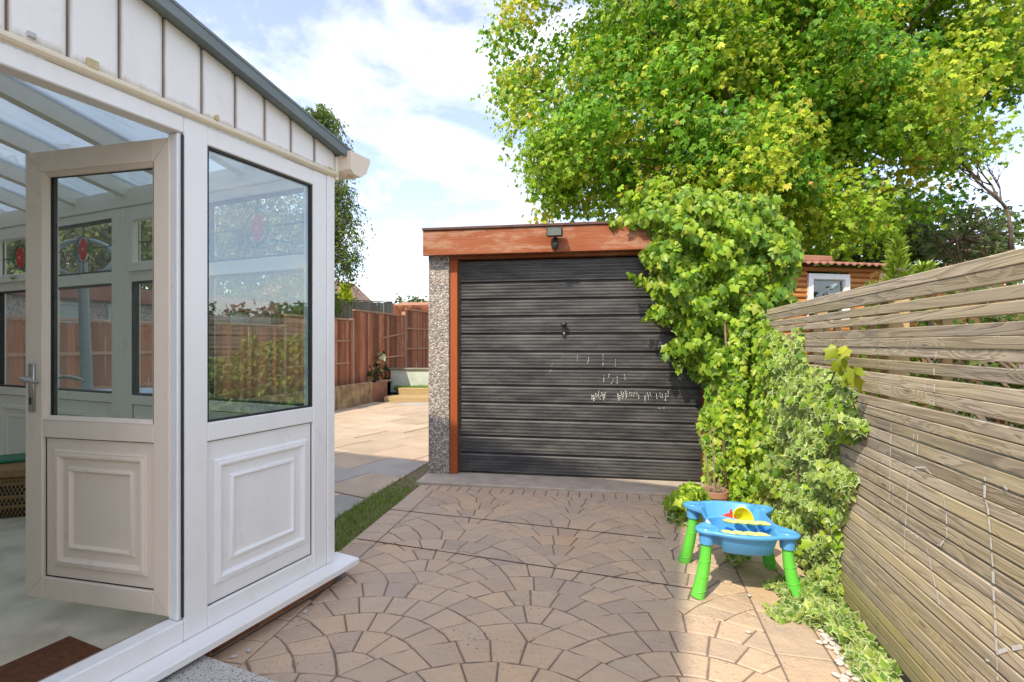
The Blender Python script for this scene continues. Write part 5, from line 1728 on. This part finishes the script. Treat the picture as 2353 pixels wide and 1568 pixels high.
tree('hedge', 'low mixed hedge glimpsed through the gaps of the slatted fence', (pb_.x, pb_.y, -.05), (pb_.x, pb_.y, .4), cl, .03, 55, .075, [((.10, .17, .03), 4), ((.17, .22, .05), 3), ((.28, .15, .06), 2), ((.20, .15, .10), 2)], 83, cat='hedge', limbs=40, limb_r=.012)

# ------------------------------------------------------------------ ivy
half = [(0, 0), (.14, -.11), (.37, -.05), (.33, .20), (.50, .43), (.25, .58), (0, 1.0)]
def ivy_leaf(inner=None):
    """lobed leaf folded along its midrib; returns verts, triangles and which triangles are margin"""
    right = half; left = [(-x, y) for x, y in half[1:-1]][::-1]
    out = right + left                     # ring from the base round the tip
    cz = lambda x, y: -.42 * abs(x) - .16 * max(0, y - .3) ** 2 * 2 + .05
    n = len(out)
    if inner is None:
        v = [(x, y, cz(x, y)) for x, y in out] + [(0, .32, .05)]
        t = [(i, (i + 1) % n, n) for i in range(n)]
        return np.array(v), np.array([(a, b_, c_) for a, b_, c_ in t]), np.zeros(len(t), bool)
    c0 = (0, .34)
    inn = [(c0[0] + (x - c0[0]) * inner, c0[1] + (y - c0[1]) * inner) for x, y in out]
    v = [(x, y, cz(x, y)) for x, y in out] + [(x, y, cz(x, y) + .004) for x, y in inn] + [(0, .34, .05)]
    t = []; mg = []
    for i in range(n):
        j = (i + 1) % n
        t += [(i, j, n + j), (i, n + j, n + i)]; mg += [True, True]
        t += [(n + i, n + j, 2 * n)]; mg += [False]
    return np.array(v), np.array(t), np.array(mg)
M['ivy'] = leaf_mat('ivy_leaf', trans=.30, rough=.38, vary=.15)
M['stem'] = simple('ivy_stem', (.22, .15, .09), (.13, .09, .05), 12, .9, .5, 40)
def ivy(name, label, origin, pts, nrms, sizes, pal, margin, seed, stems, parts=300, frontness=None, cat='ivy', tipdown=1.0):
    g_ = np.random.default_rng(seed)
    t = thing(name, label, cat, origin)
    O = np.array(origin)
    pts = np.asarray(pts) - O; nrms = np.asarray(nrms); n = len(pts)
    dirs = g_.normal(scale=.55, size=(n, 3)) + np.array([0, 0, -tipdown])
    nn = norm(nrms) + g_.normal(scale=.5, size=(n, 3))
    tv, tt, mg = ivy_leaf(.80 if margin else None)
    pal_c = np.array([p[0] for p in pal]); pw = np.array([p[1] for p in pal], float); pw /= pw.sum()
    ci = g_.choice(len(pal), size=n, p=pw)
    col = pal_c[ci] * g_.uniform(.78, 1.2, (n, 1))
    order = np.argsort(-frontness) if frontness is not None else np.arange(n)
    front, back = order[:parts], order[parts:]
    def colours(c_):
        cc = np.repeat(c_, len(tt), axis=0)
        if margin:
            mm_ = np.tile(mg, len(c_))
            mcol = np.repeat(np.array(margin)[None, :] * g_.uniform(.8, 1.15, (len(c_), 1)), len(tt), axis=0)
            cc = np.where(mm_[:, None], mcol, cc)
        return np.clip(cc, 0, 1)
    if len(back):
        v, T = place(tv, tt, pts[back], dirs[back], nn[back], sizes[back])
        tag(obj('leaves', mesh_np('leaves', v, T, colours(col[back]), M['ivy']), t), kind='stuff')
    shapes = [mesh_np('leaf', tv * np.array([g_.uniform(.88, 1.12), 1, g_.uniform(.6, 1.5)]), tt, colours((pal_c[k % len(pal)] * g_.uniform(.85, 1.15))[None, :]), M['ivy']) for k in range(len(pal) * 3)]
    for i in front:
        d = Vector(dirs[i]).normalized(); m_ = Vector(nn[i]); m_ = (m_ - d * m_.dot(d)).normalized(); x = d.cross(m_)
        mat_ = Matrix((x, d, m_)).transposed().to_4x4(); mat_.translation = Vector(pts[i])
        o = bpy.data.objects.new('leaf', shapes[int(ci[i]) + len(pal) * int(g_.integers(3))]); COL.objects.link(o); o.parent = t
        o.matrix_local = mat_ @ Matrix.Scale(float(sizes[i]), 4)
    sm_ = MB()
    for (p, r_) in stems:
        sm_.tube([Vector(q) - Vector(origin) for q in p], [r_ * (1 - .6 * i / len(p)) for i in range(len(p))], 6)
    sm_.build('stem', M['stem'], t, smooth=True)
    return t
def edge_dist(x, y, poly):
    best = 1e9
    for a in range(len(poly)):
        x1, y1 = poly[a - 1]; x2, y2 = poly[a]
        dx, dy = x2 - x1, y2 - y1; k = max(0, min(1, ((x - x1) * dx + (y - y1) * dy) / (dx * dx + dy * dy)))
        best = min(best, math.hypot(x - x1 - k * dx, y - y1 - k * dy))
    return best
def sample_ivy(poly, n, surf, full, soft=45.0, seed=1, up=.35):
    """points through the thickness of a mat of ivy lying on a surface"""
    r_ = random.Random(seed); P = []; N = []; Fr = []
    xs = [p[0] for p in poly]; ys = [p[1] for p in poly]
    while len(P) < n:
        x, y = r_.uniform(min(xs), max(xs)), r_.uniform(min(ys), max(ys))
        if not in_poly(x, y, poly): continue
        e = min(1.0, edge_dist(x, y, poly) / soft)
        th = full(x, y) * (1 - (1 - e) ** 2)
        k = r_.random() ** .55
        # clumpy relief
        rel = .62 + .38 * math.sin(x * .045 + 1.3 * math.sin(y * .03)) * math.sin(y * .05 + .7)
        p, nv = surf(x, y, .01 + th * k * rel)
        if p is None: continue
        P.append(p); N.append((nv.x - .2, nv.y - .4, nv.z + up + .2)); Fr.append(k * (.4 + e))
    return np.array([tuple(p) for p in P]), np.array(N), np.array(Fr)
o_eye = Vector((0, 0, CH))
def plane_hit(x, y, p0, n):
    d = Vector(((x - CX) / F, 1, (HZ - y) / F)); den = d.dot(n)
    if abs(den) < 1e-6: return None
    t = (p0 - o_eye).dot(n) / den
    return o_eye + d * t
gf = GO + GN * (-.16); gnrm = -GN
def garage_surf(x, y, off):
    return plane_hit(x, y, gf + gnrm * off, gnrm), gnrm
poly_g = [(1398, 512), (1450, 492), (1500, 462), (1545, 440), (1590, 430), (1650, 436), (1700, 440), (1782, 448), (1800, 500), (1836, 520), (1842, 590), (1826, 640), (1830, 690), (1790, 706), (1770, 760), (1740, 800),
          (1700, 880), (1655, 930), (1640, 905), (1598, 872), (1575, 830), (1548, 862), (1555, 815), (1512, 820), (1560, 770), (1545, 742), (1480, 732), (1512, 690), (1500, 668), (1470, 655), (1432, 622), (1455, 630), (1498, 640), (1490, 612), (1470, 582), (1515, 540), (1478, 522), (1440, 512)]
P_, N_, Fr = sample_ivy(poly_g, 4600, garage_surf, lambda x, y: .42 if y > 500 else .30, 55, 3)
IVY_PAL = [((.22, .39, .03), 5), ((.32, .49, .04), 6), ((.46, .57, .06), 3), ((.12, .26, .025), 4)]
sz = .036 + .052 * rng.random(len(P_)) ** 1.4
stems = []
for i in range(9):
    x0 = rnd.uniform(1640, 1720); pts = []
    for k in range(7):
        y = 1080 - k * 95 * rnd.uniform(.8, 1.1); x0 = max(1665, x0 + rnd.uniform(-35, 30))
        pts.append(garage_surf(x0, max(y, 480), .02 + .03 * rnd.random())[0])
    stems.append((pts, .006))
gi = plane_hit(1680, 1110, gf, gnrm); gi.z = 0
ivy('ivy', 'bright green ivy climbing over the garage corner and roof', tuple(gi), P_, N_, sz, IVY_PAL, None, 41, stems, 300, Fr)

# variegated ivy spilling over the slatted fence
def fence_surf(x, y, off):
    p = plane_hit(x, y, FP + FN * (off + .004), FN)
    if p is None or p.y > 4.25 or p.y < 0:
        # between the fence end and the garage: a sheet facing the viewer
        k = max(0.0, min(1.0, (x - 1600) / 170.0))
        p = at(x, y, 4.15 - .35 * k - off * 1.2)
        return p, Vector((-.3, -.95, 0))
    return p, Vector((FN.x * .85 - .1, FN.y * .4 - .55, 0)).normalized()
poly_f = [(1705, 700), (1745, 705), (1765, 745), (1785, 760), (1822, 790), (1828, 748), (1842, 760), (1850, 840), (1905, 850), (1960, 900), (1958, 935), (1990, 980), (1965, 1000), (1915, 1005), (1925, 1060), (1966, 1088), (1950, 1150), (1925, 1210), (1925, 1300), (1930, 1400),
          (1850, 1400), (1828, 1340), (1815, 1255), (1780, 1205), (1700, 1185), (1672, 1150), (1668, 1110), (1618, 1105), (1622, 1040), (1605, 980), (1625, 900), (1650, 840), (1690, 760)]
P1, N1, F1 = sample_ivy(poly_f, 8600, fence_surf, lambda x, y: .04 + .06 * min(1, max(0, (y - 720) / 350)), 50, 5)
keep_ = P1[:, 2] > .01
P1, N1, F1 = P1[keep_], N1[keep_], F1[keep_]
gi = FP + FD * .9 + FN * .1
stems = []
for i in range(12):
    q = rnd.uniform(.0, 1.4); pts = []
    zz = 0
    for k in range(6):
        p = FP + FD * (q + rnd.uniform(-.08, .08)) + FN * rnd.uniform(.02, .06); p.z = zz; pts.append(p); zz += rnd.uniform(.1, .22)
    stems.append((pts, .008))
VAR_PAL = [((.20, .35, .05), 6), ((.29, .43, .06), 5), ((.38, .50, .08), 3), ((.11, .22, .03), 5)]
sel = rng.random(len(P1))
isv = (sel < np.clip((3.75 - P1[:, 1]) / .9 + .25, .06, .93))
ivy('ivy', 'cream-edged variegated ivy hanging on the slatted fence', tuple(gi), P1[isv], N1[isv], (.024 + .034 * rng.random(isv.sum()) ** 1.5), VAR_PAL, (.50, .58, .26), 43, stems, 300, F1[isv])
ivy('ivy', 'plain green ivy growing between garage jamb and slatted fence', (1.65, 3.9, 0), P1[~isv], N1[~isv], (.032 + .04 * rng.random((~isv).sum())), IVY_PAL, None, 44, [([(1.66, 3.95, 0), (1.64, 3.97, .5), (1.68, 3.99, 1.0), (1.66, 4.0, 1.4)], .014)], 300, F1[~isv])
# ivy creeping over the ground at the foot of the fence
def ground_surf(x, y, off):
    return ground(x, y, .004 + off), Vector((-.25, -.45, .9))
poly_q = [(1825, 1330), (1930, 1330), (1960, 1400), (2010, 1480), (2070, 1568), (2080, 1640), (2030, 1640), (1985, 1560), (1945, 1505), (1930, 1470), (1880, 1440), (1850, 1425), (1780, 1420), (1768, 1395), (1800, 1385), (1790, 1355), (1760, 1350), (1770, 1338)]
P2, N2, F2 = sample_ivy(poly_q, 2100, ground_surf, lambda x, y: .08, 40, 9, up=.2)
gi = ground(1900, 1420, 0)
ivy('ivy', 'variegated ivy trailing along the ground at the fence foot', tuple(gi), P2, N2, (.022 + .032 * rng.random(len(P2)) ** 1.3), VAR_PAL, (.50, .57, .28), 45, [([ground(1850, 1390, .01), ground(1920, 1440, .03), ground(1990, 1530, .015), ground(2040, 1600, .02)], .006)], 300, F2, tipdown=.25)
# clump by the pot
poly_c = [(1530, 1150), (1545, 1130), (1570, 1115), (1600, 1110), (1620, 1130), (1618, 1190), (1600, 1212), (1560, 1205), (1528, 1190), (1545, 1170)]
def clump_surf(x, y, off):
    p = at(x, y, 3.62 - off * 1.4)
    if p.z < .01: p = ground(x, y, .012 + off * .2)
    return p, Vector((-.35, -.7, .5))
P3, N3, F3 = sample_ivy(poly_c, 520, clump_surf, lambda x, y: .2, 30, 10)
low = P3[:, 2] < .075
gi = ground(1580, 1195, 0)
ivy('ivy', 'small fresh green ivy clump on the paving left of the plant pot', tuple(gi), P3[~low], N3[~low], rng.uniform(.04, .075, (~low).sum()), IVY_PAL, None, 46, [([ground(1590, 1190, .0), ground(1585, 1180, .1), ground(1580, 1175, .2)], .006)], 300, F3[~low])
ivy('ivy', 'pale variegated ivy sprig on the paving below the fresh green clump', tuple(gi), P3[low], N3[low], rng.uniform(.035, .06, low.sum()), VAR_PAL, (.52, .56, .34), 47, [([ground(1590, 1200, .0), ground(1560, 1200, .02), ground(1535, 1195, .01)], .004)], 300, F3[low], tipdown=.3)
poly_d = [(1670, 1262), (1715, 1262), (1718, 1285), (1690, 1297), (1668, 1285)]
P4, N4, F4 = sample_ivy(poly_d, 60, ground_surf, lambda x, y: .08, 12, 12, up=.3)
gi = ground(1695, 1290, 0)
ivy('ivy', 'little variegated ivy seedling on the paving under the play table', tuple(gi), P4, N4, rng.uniform(.03, .05, len(P4)), VAR_PAL, (.5, .53, .32), 48, [([ground(1695, 1288, 0), ground(1695, 1280, .04)], .004)], 60, F4, tipdown=.2)
# the loose sprig with large yellow-green leaves on the fence
sx = []; sn = []
for (x, y) in ((1912, 792), (1922, 800), (1935, 798), (1948, 805), (1938, 815), (1925, 830), (1942, 826), (1960, 850), (1968, 858), (1905, 812), (1955, 862), (1966, 870)):
    p, nv = fence_surf(x, y, .05 + rnd.random() * .04); sx.append(tuple(p)); sn.append((nv.x, nv.y - .3, nv.z + .2))
p0_, _ = fence_surf(1900, 900, .03); p1_, _ = fence_surf(1925, 840, .05); p2_, _ = fence_surf(1930, 800, .06); p3_, _ = fence_surf(1965, 865, .05)
ivy('ivy', 'loose sprig of large yellow-green ivy leaves on the slatted fence', tuple(p0_), np.array(sx), np.array(sn), rng.uniform(.05, .075, len(sx)), [((.36, .40, .03), 3), ((.28, .36, .03), 2)], None, 49, [([p0_, p1_, p2_], .004), ([p1_, p3_], .003)], 12, None)

# ------------------------------------------------------------------ plant pot with dry stems
pp = at(1641, 1135, 3.75); 
pot = thing('plant_pot', 'round terracotta-coloured pot with dry stems before the garage jamb', 'plant pot', (pp.x, 3.75, .0))
M['terracotta'] = simple('terracotta_plastic', (.42, .24, .15), (.34, .19, .12), 8, .6)
pr = MB(); pr.lathe([(.001, .0), (.072, 0), (.088, .115), (.098, .115), (.100, .155), (.094, .158), (.088, .150), (.084, .125), (.001, .124)], 28); pr.build('body', M['terracotta'], pot, smooth=35)
so = MB(); so.lathe([(.001, .142), (.04, .140), (.088, .132)], 20); so.build('soil', simple('dry_soil', (.26, .19, .13), (.16, .11, .07), 60, .95, .8, 200), pot)
dst = simple('dry_stem', (.46, .36, .25), (.33, .25, .16), 20, .9)
for i in range(34):
    a = rnd.uniform(0, 6.28); r0 = rnd.uniform(0, .06)
    h = rnd.uniform(.03, .08) if i < 27 else rnd.uniform(.2, .5)
    lx, ly = rnd.uniform(-.06, .06) - (.07 if h > .3 else 0), rnd.uniform(-.06, .04)
    s_ = MB(); s_.tube([(r0 * math.cos(a), r0 * math.sin(a), .13), (r0 * math.cos(a) + lx * .5, r0 * math.sin(a) + ly, .13 + h * .6), (r0 * math.cos(a) + lx, r0 * math.sin(a) + ly * 1.5, .13 + h)], [.003, .0025, .0012], 5)
    if h > .3:
        for k in range(3):
            z_ = .13 + h * rnd.uniform(.5, .95); s_.tube([(r0 * math.cos(a) + lx * .8, r0 * math.sin(a) + ly, z_), (r0 * math.cos(a) + lx * .8 + rnd.uniform(-.07, .05), r0 * math.sin(a) + ly + rnd.uniform(-.03, .03), z_ + rnd.uniform(.02, .06))], [.0018, .001], 4)
    s_.build('dry_stem', dst, pot)

# ------------------------------------------------------------------ sand and water play table
tb = thing('play_table', 'blue children\'s water play table on bright green legs', 'play table', (1.157, 2.64, 0), R(-10))
def plastic(name, c_, sss=0.0, r_=.32):
    m, t, b = new_mat(name)
    v = coords(t, (1, 1, 1), False)
    col = mixc(t, ramp(t, noise(t, v, 12, 5), [(.4, 0.0), (.75, .35)]), c_, tuple(min(1, x * .8 + .09) for x in c_))
    t.links.new(col, b.inputs['Base Color'])
    t.links.new(ramp(t, noise(t, v, 20, 4), [(.3, r_ - .06), (.7, r_ + .15)]), b.inputs['Roughness'])
    b.inputs['Subsurface Weight'].default_value = sss; b.inputs['Subsurface Radius'].default_value = (.01, .01, .01)
    bump(t, b, noise(t, v, 90, 3), .05, .002)
    return m
M['blue'] = plastic('blue_plastic', (.09, .37, .76))
M['lgreen'] = plastic('green_plastic', (.12, .58, .055))
M['yellow'] = plastic('yellow_plastic', (.70, .68, .03)); M['lime'] = plastic('lime_plastic', (.66, .76, .25)); M['red'] = plastic('red_plastic', (.65, .035, .02)); M['teal'] = plastic('teal_plastic', (.02, .48, .36)); M['dblue'] = plastic('dark_blue_plastic', (.02, .10, .45))
def tub_outline(grow=0.0, knob=.058):
    """union of a body with bulged ends and four corner knobs, as a radial outline"""
    out = []
    N_ = 120
    for i in range(N_):
        a = 2 * math.pi * i / N_
        dx, dy = math.cos(a), math.sin(a)
        best = 0
        # march outwards
        r_ = .12
        def inside(x, y):
            hw = .175 + grow
            end = .185 + .095 * math.sqrt(max(0, 1 - (x / (hw + .02)) ** 2)) + grow
            if abs(x) < hw - .012 and abs(y) < end: return True
            for sx in (-1, 1):
                for sy in (-1, 1):
                    if math.hypot(x - sx * .183, y - sy * .185) < knob + grow: return True
            return False
        while r_ < .40:
            if inside(dx * r_, dy * r_): best = r_
            r_ += .0025
        out.append((dx * best, dy * best))
    # smooth the outline a little
    for _ in range(2):
        out = [((out[i - 1][0] + 2 * out[i][0] + out[(i + 1) % N_][0]) / 4, (out[i - 1][1] + 2 * out[i][1] + out[(i + 1) % N_][1]) / 4) for i in range(N_)]
    return out
oA = tub_outline(0); 
def body_outline(sh, e=0.0):
    out = []
    for i in range(120):
        a = 2 * math.pi * i / 120; dx, dy = math.cos(a), math.sin(a)
        hw = .152 - sh; r_ = .1; best = .1
        while r_ < .4:
            x, y = dx * r_, dy * r_
            end = .165 + .088 * math.sqrt(max(0, 1 - (x / (hw + .03)) ** 2)) - sh
            cut = any(math.hypot(x - sx * .175, y - sy * .175) < .052 + sh for sx in (-1, 1) for sy in (-1, 1))
            if abs(x) < hw and abs(y) < end and not cut: best = r_
            elif r_ > .12: break
            r_ += .002
        out.append((dx * best, dy * best))
    for _ in range(2):
        out = [((out[i - 1][0] + 2 * out[i][0] + out[(i + 1) % 120][0]) / 4, (out[i - 1][1] + 2 * out[i][1] + out[(i + 1) % 120][1]) / 4) for i in range(120)]
    return out
bi = body_outline(0); bi2 = body_outline(.012)
def L_(o, z, k=1.0): return [(x * k, y * k, z) for x, y in o]
t_ = MB(); ZT = .332
t_.loops([L_(bi2, ZT - .108, .93), L_(bi2, ZT - .098, .98), L_(bi, ZT - .018, 1.035), L_(oA, ZT - .018, .985), L_(oA, ZT - .012, 1.0), L_(oA, ZT - .004, 1.0), L_(oA, ZT, .985), L_(bi, ZT - .001, 1.02), L_(bi, ZT - .008, .995), L_(bi2, ZT - .088, .965), L_(bi2, ZT - .094, .93)], cap0=True, cap1=True)
t_.build('tub', M['blue'], tb, smooth=50)
dv = MB(); pts = []
for i in range(15):
    x = -.145 + .29 * i / 14; pts.append((x, .015 + .035 * math.sin(i / 14 * 2 * math.pi)))
dvv = []
for (x, y) in pts: dvv.append([(x, y - .012, ZT - .094), (x, y + .012, ZT - .094), (x, y + .009, ZT - .02), (x, y, ZT - .015), (x, y - .009, ZT - .02)])
dv.loops(dvv, cap0=True, cap1=True); dv.build('divider', M['blue'], tb, smooth=50)
for sx in (-1, 1):
    for sy in (-1, 1):
        k = MB(); k.lathe([(.030, -.075), (.033, -.074), (.036, -.019)], 20, (sx * .183, sy * .185, ZT)); k.build('socket', M['blue'], tb, smooth=40)
        k = MB(); k.lathe([(.001, .0005), (.030, .0008), (.034, .003), (.037, .003), (.039, .0002)], 24, (sx * .183, sy * .185, ZT)); k.build('knob', M['blue'], tb, smooth=40)
        lg = MB(); tx, ty = sx * .183, sy * .185; bx_, by_ = tx + sx * .045, ty + sy * .02
        n = 9; P_l = []; R_l = []
        for i in range(n + 1):
            q = i / n
            P_l.append((tx + (bx_ - tx) * q ** 1.6, ty + (by_ - ty) * q ** 1.6, (ZT - .072) * (1 - q) + .001)); R_l.append(.024 + .009 * q)
        lg.tube(P_l, R_l, 18)
        l_ = lg.build('leg', M['lgreen'], tb, smooth=40)
        for q in (.02, .34, .62, .88):
            rg_ = MB()
            i0 = int(q * n); fq = q * n - i0
            c_ = Vector(P_l[i0]).lerp(Vector(P_l[min(n, i0 + 1)]), fq); r_ = R_l[i0] + .0005
            rg_.tube([(c_.x + (r_ * math.cos(a * math.pi / 12)), c_.y + r_ * math.sin(a * math.pi / 12), c_.z + .006 * math.sin(a * math.pi / 12 + 2)) for a in range(25)], .0022 if q < .8 else .0032, 5, cap=False)
            rg_.build('ridge', M['lgreen'], l_, smooth=True)
def tloc(x, y, z): 
    c_, s_ = math.cos(R(-10)), math.sin(R(-10)); return (1.157 + c_ * x - s_ * y, 2.64 + s_ * x + c_ * y, z)
zf = ZT - .090
# toys lying in the tub
ty = thing('toy_rake', 'lime toy rake with leaf-shaped tines in the front basin', 'toy', tloc(.035, -.10, zf + .040), R(-12))
s_ = MB(); s_.tube([(-.11, 0, -.02), (0, 0, .004), (.11, 0, -.01)], .011, 10); s_.build('stem', M['lime'], ty, smooth=40)
for i in range(4):
    for sg in (-1, 1):
        e = MB(); e.lathe([(.001, -.052), (.009, -.045), (.0165, -.02), (.0165, .012), (.010, .042), (.001, .055)], 12, sx=1.0, sy=.7)
        e.build('tine', M['lime'], ty, smooth=True, loc=(-.095 + i * .052 + sg * .012, sg * .043, .030 + sg * .014), rot=(R(78), 0, R(28)))
ty = thing('toy_cup', 'yellow toy scoop standing tilted in the rear basin', 'toy', tloc(.045, .105, zf + .048), R(-10))
s_ = MB(); s_.lathe([(.001, -.045), (.030, -.044), (.052, .028), (.056, .030), (.056, .034), (.050, .034), (.028, -.036), (.001, -.038)], 24); s_.build('cup', M['yellow'], ty, smooth=35, rot=(R(62), 0, R(15)))
ty = thing('toy_boat', 'red toy boat lying beside the yellow scoop', 'toy', tloc(-.035, .085, zf + .025), R(8))
s_ = MB(); s_.add([(-.055, 0, .02), (-.02, -.028, .024), (.05, -.028, .03), (.05, .028, .03), (-.02, .028, .024), (-.035, 0, -.022), (.04, -.016, -.022), (.04, .016, -.022), (0, 0, .052), (.045, 0, .058)],
                    [(0, 1, 6, 5), (1, 2, 6), (2, 3, 7, 6), (3, 4, 7), (4, 0, 5, 7), (5, 6, 7), (0, 8, 1), (1, 8, 9, 2), (2, 9, 3), (3, 9, 8, 4), (4, 8, 0)]); s_.build('hull', M['red'], ty)
s_ = MB(); s_.tube([(.03, 0, .05), (.032, 0, .072)], .006, 8); s_.build('funnel', M['red'], ty)
ty = thing('toy_sieve', 'teal toy sieve at the left of the rear basin', 'toy', tloc(-.10, .10, zf + .022), R(20))
s_ = MB()
s_.tube([(.034 * math.cos(a * math.pi / 10), .034 * math.sin(a * math.pi / 10), .012) for a in range(21)], .005, 6, cap=False); s_.build('rim', M['teal'], ty, smooth=True)
for i in range(-2, 3):
    s_ = MB(); s_.tube([(-.03, i * .011, 0), (0, i * .011, .02 - abs(i) * .002), (.03, i * .011, 0)], .0022, 5); s_.build('bar', M['teal'], ty)
ty = thing('toy_spade', 'dark blue toy spade with white handle at the front-left corner', 'toy', tloc(-.115, -.135, ZT - .045), R(-20))
s_ = MB(); s_.add([(-.005, -.032, .01), (.065, -.026, -.012), (.078, 0, -.016), (.065, .026, -.012), (-.005, .032, .01), (-.005, 0, -.006), (.06, 0, -.026)], [(0, 1, 6, 5), (1, 2, 6), (2, 3, 6), (3, 4, 5, 6)]); s_.build('blade', M['dblue'], ty)
s_ = MB(); s_.tube([(.0, 0, .006), (-.04, .01, .035), (-.055, .03, .05)], [.009, .008, .007], 8); s_.build('handle', plastic('white_plastic', (.78, .76, .70)), ty, smooth=40)

# ------------------------------------------------------------------ white pebbles and litter
M['white_stone'] = simple('white_stone', (.68, .65, .60), (.52, .48, .43), 25, .7, .4, 80, vary=.15)
pbm = []
for k in range(4):
    b_ = MB(); rr2 = random.Random(k)
    prof = []
    lps = []
    for (zz, rr0) in ((-.35, .35), (-.2, .85), (.05, 1.0), (.28, .8), (.42, .35)):
        lps.append([(rr0 * math.cos(a * math.pi / 4) * rr2.uniform(.8, 1.1), rr0 * math.sin(a * math.pi / 4) * rr2.uniform(.6, .85), zz * rr2.uniform(.8, 1.1)) for a in range(8)])
    b_.loops(lps, cap0=True, cap1=True); pbm.append(b_.mesh('pebble', M['white_stone'], smooth=50))
r8 = random.Random(8)
n = 0
line = [(1868, 1432), (1905, 1465), (1925, 1500), (1935, 1530), (1945, 1560), (1985, 1610)]
for i in range(52):
    k = r8.random() * (len(line) - 1); a = int(k); f_ = k - a
    x = line[a][0] + (line[a + 1][0] - line[a][0]) * f_ + r8.gauss(0, 13); y = line[a][1] + (line[a + 1][1] - line[a][1]) * f_ + r8.gauss(0, 9)
    s_ = r8.uniform(.009, .021); p = ground(x, y, .003 + s_ * .33)
    o = obj('pebble', pbm[i % 4], None, p, (r8.uniform(-.2, .2), r8.uniform(-.2, .2), r8.uniform(0, 6.28)), (s_, s_, s_))
    tag(o, 'white pebble in the scatter along the foot of the ivy', 'pebble', 'white pebbles along the ivy')
for i, (x, y, lb) in enumerate(((1720, 1452, 'flat white shell fragment on the sunlit paving'), (1542, 1262, 'single white pebble on shaded paving left of the play table'), (572, 1494, 'white pebble on the paving beside the doorstep'), (538, 1508, 'white stone chip touching the doorstep corner'), (701, 1405, 'white stone chip against the brick plinth'), (1484, 1234, 'white pebble on the paving left of the ivy clump'), (1740, 1305, 'white pebble under the play table'), (1722, 1368, 'white chip on the sunlit paving edge'))):
    s_ = .011; p = ground(x, y, .003 + s_ * .33); tag(obj('pebble', pbm[i % 4], None, p, (0, 0, i * 1.1), (s_ * 1.3, s_ * 1.3, s_ * (.4 if i == 0 else .9))), lb, 'pebble', 'loose white pebbles on the paving')
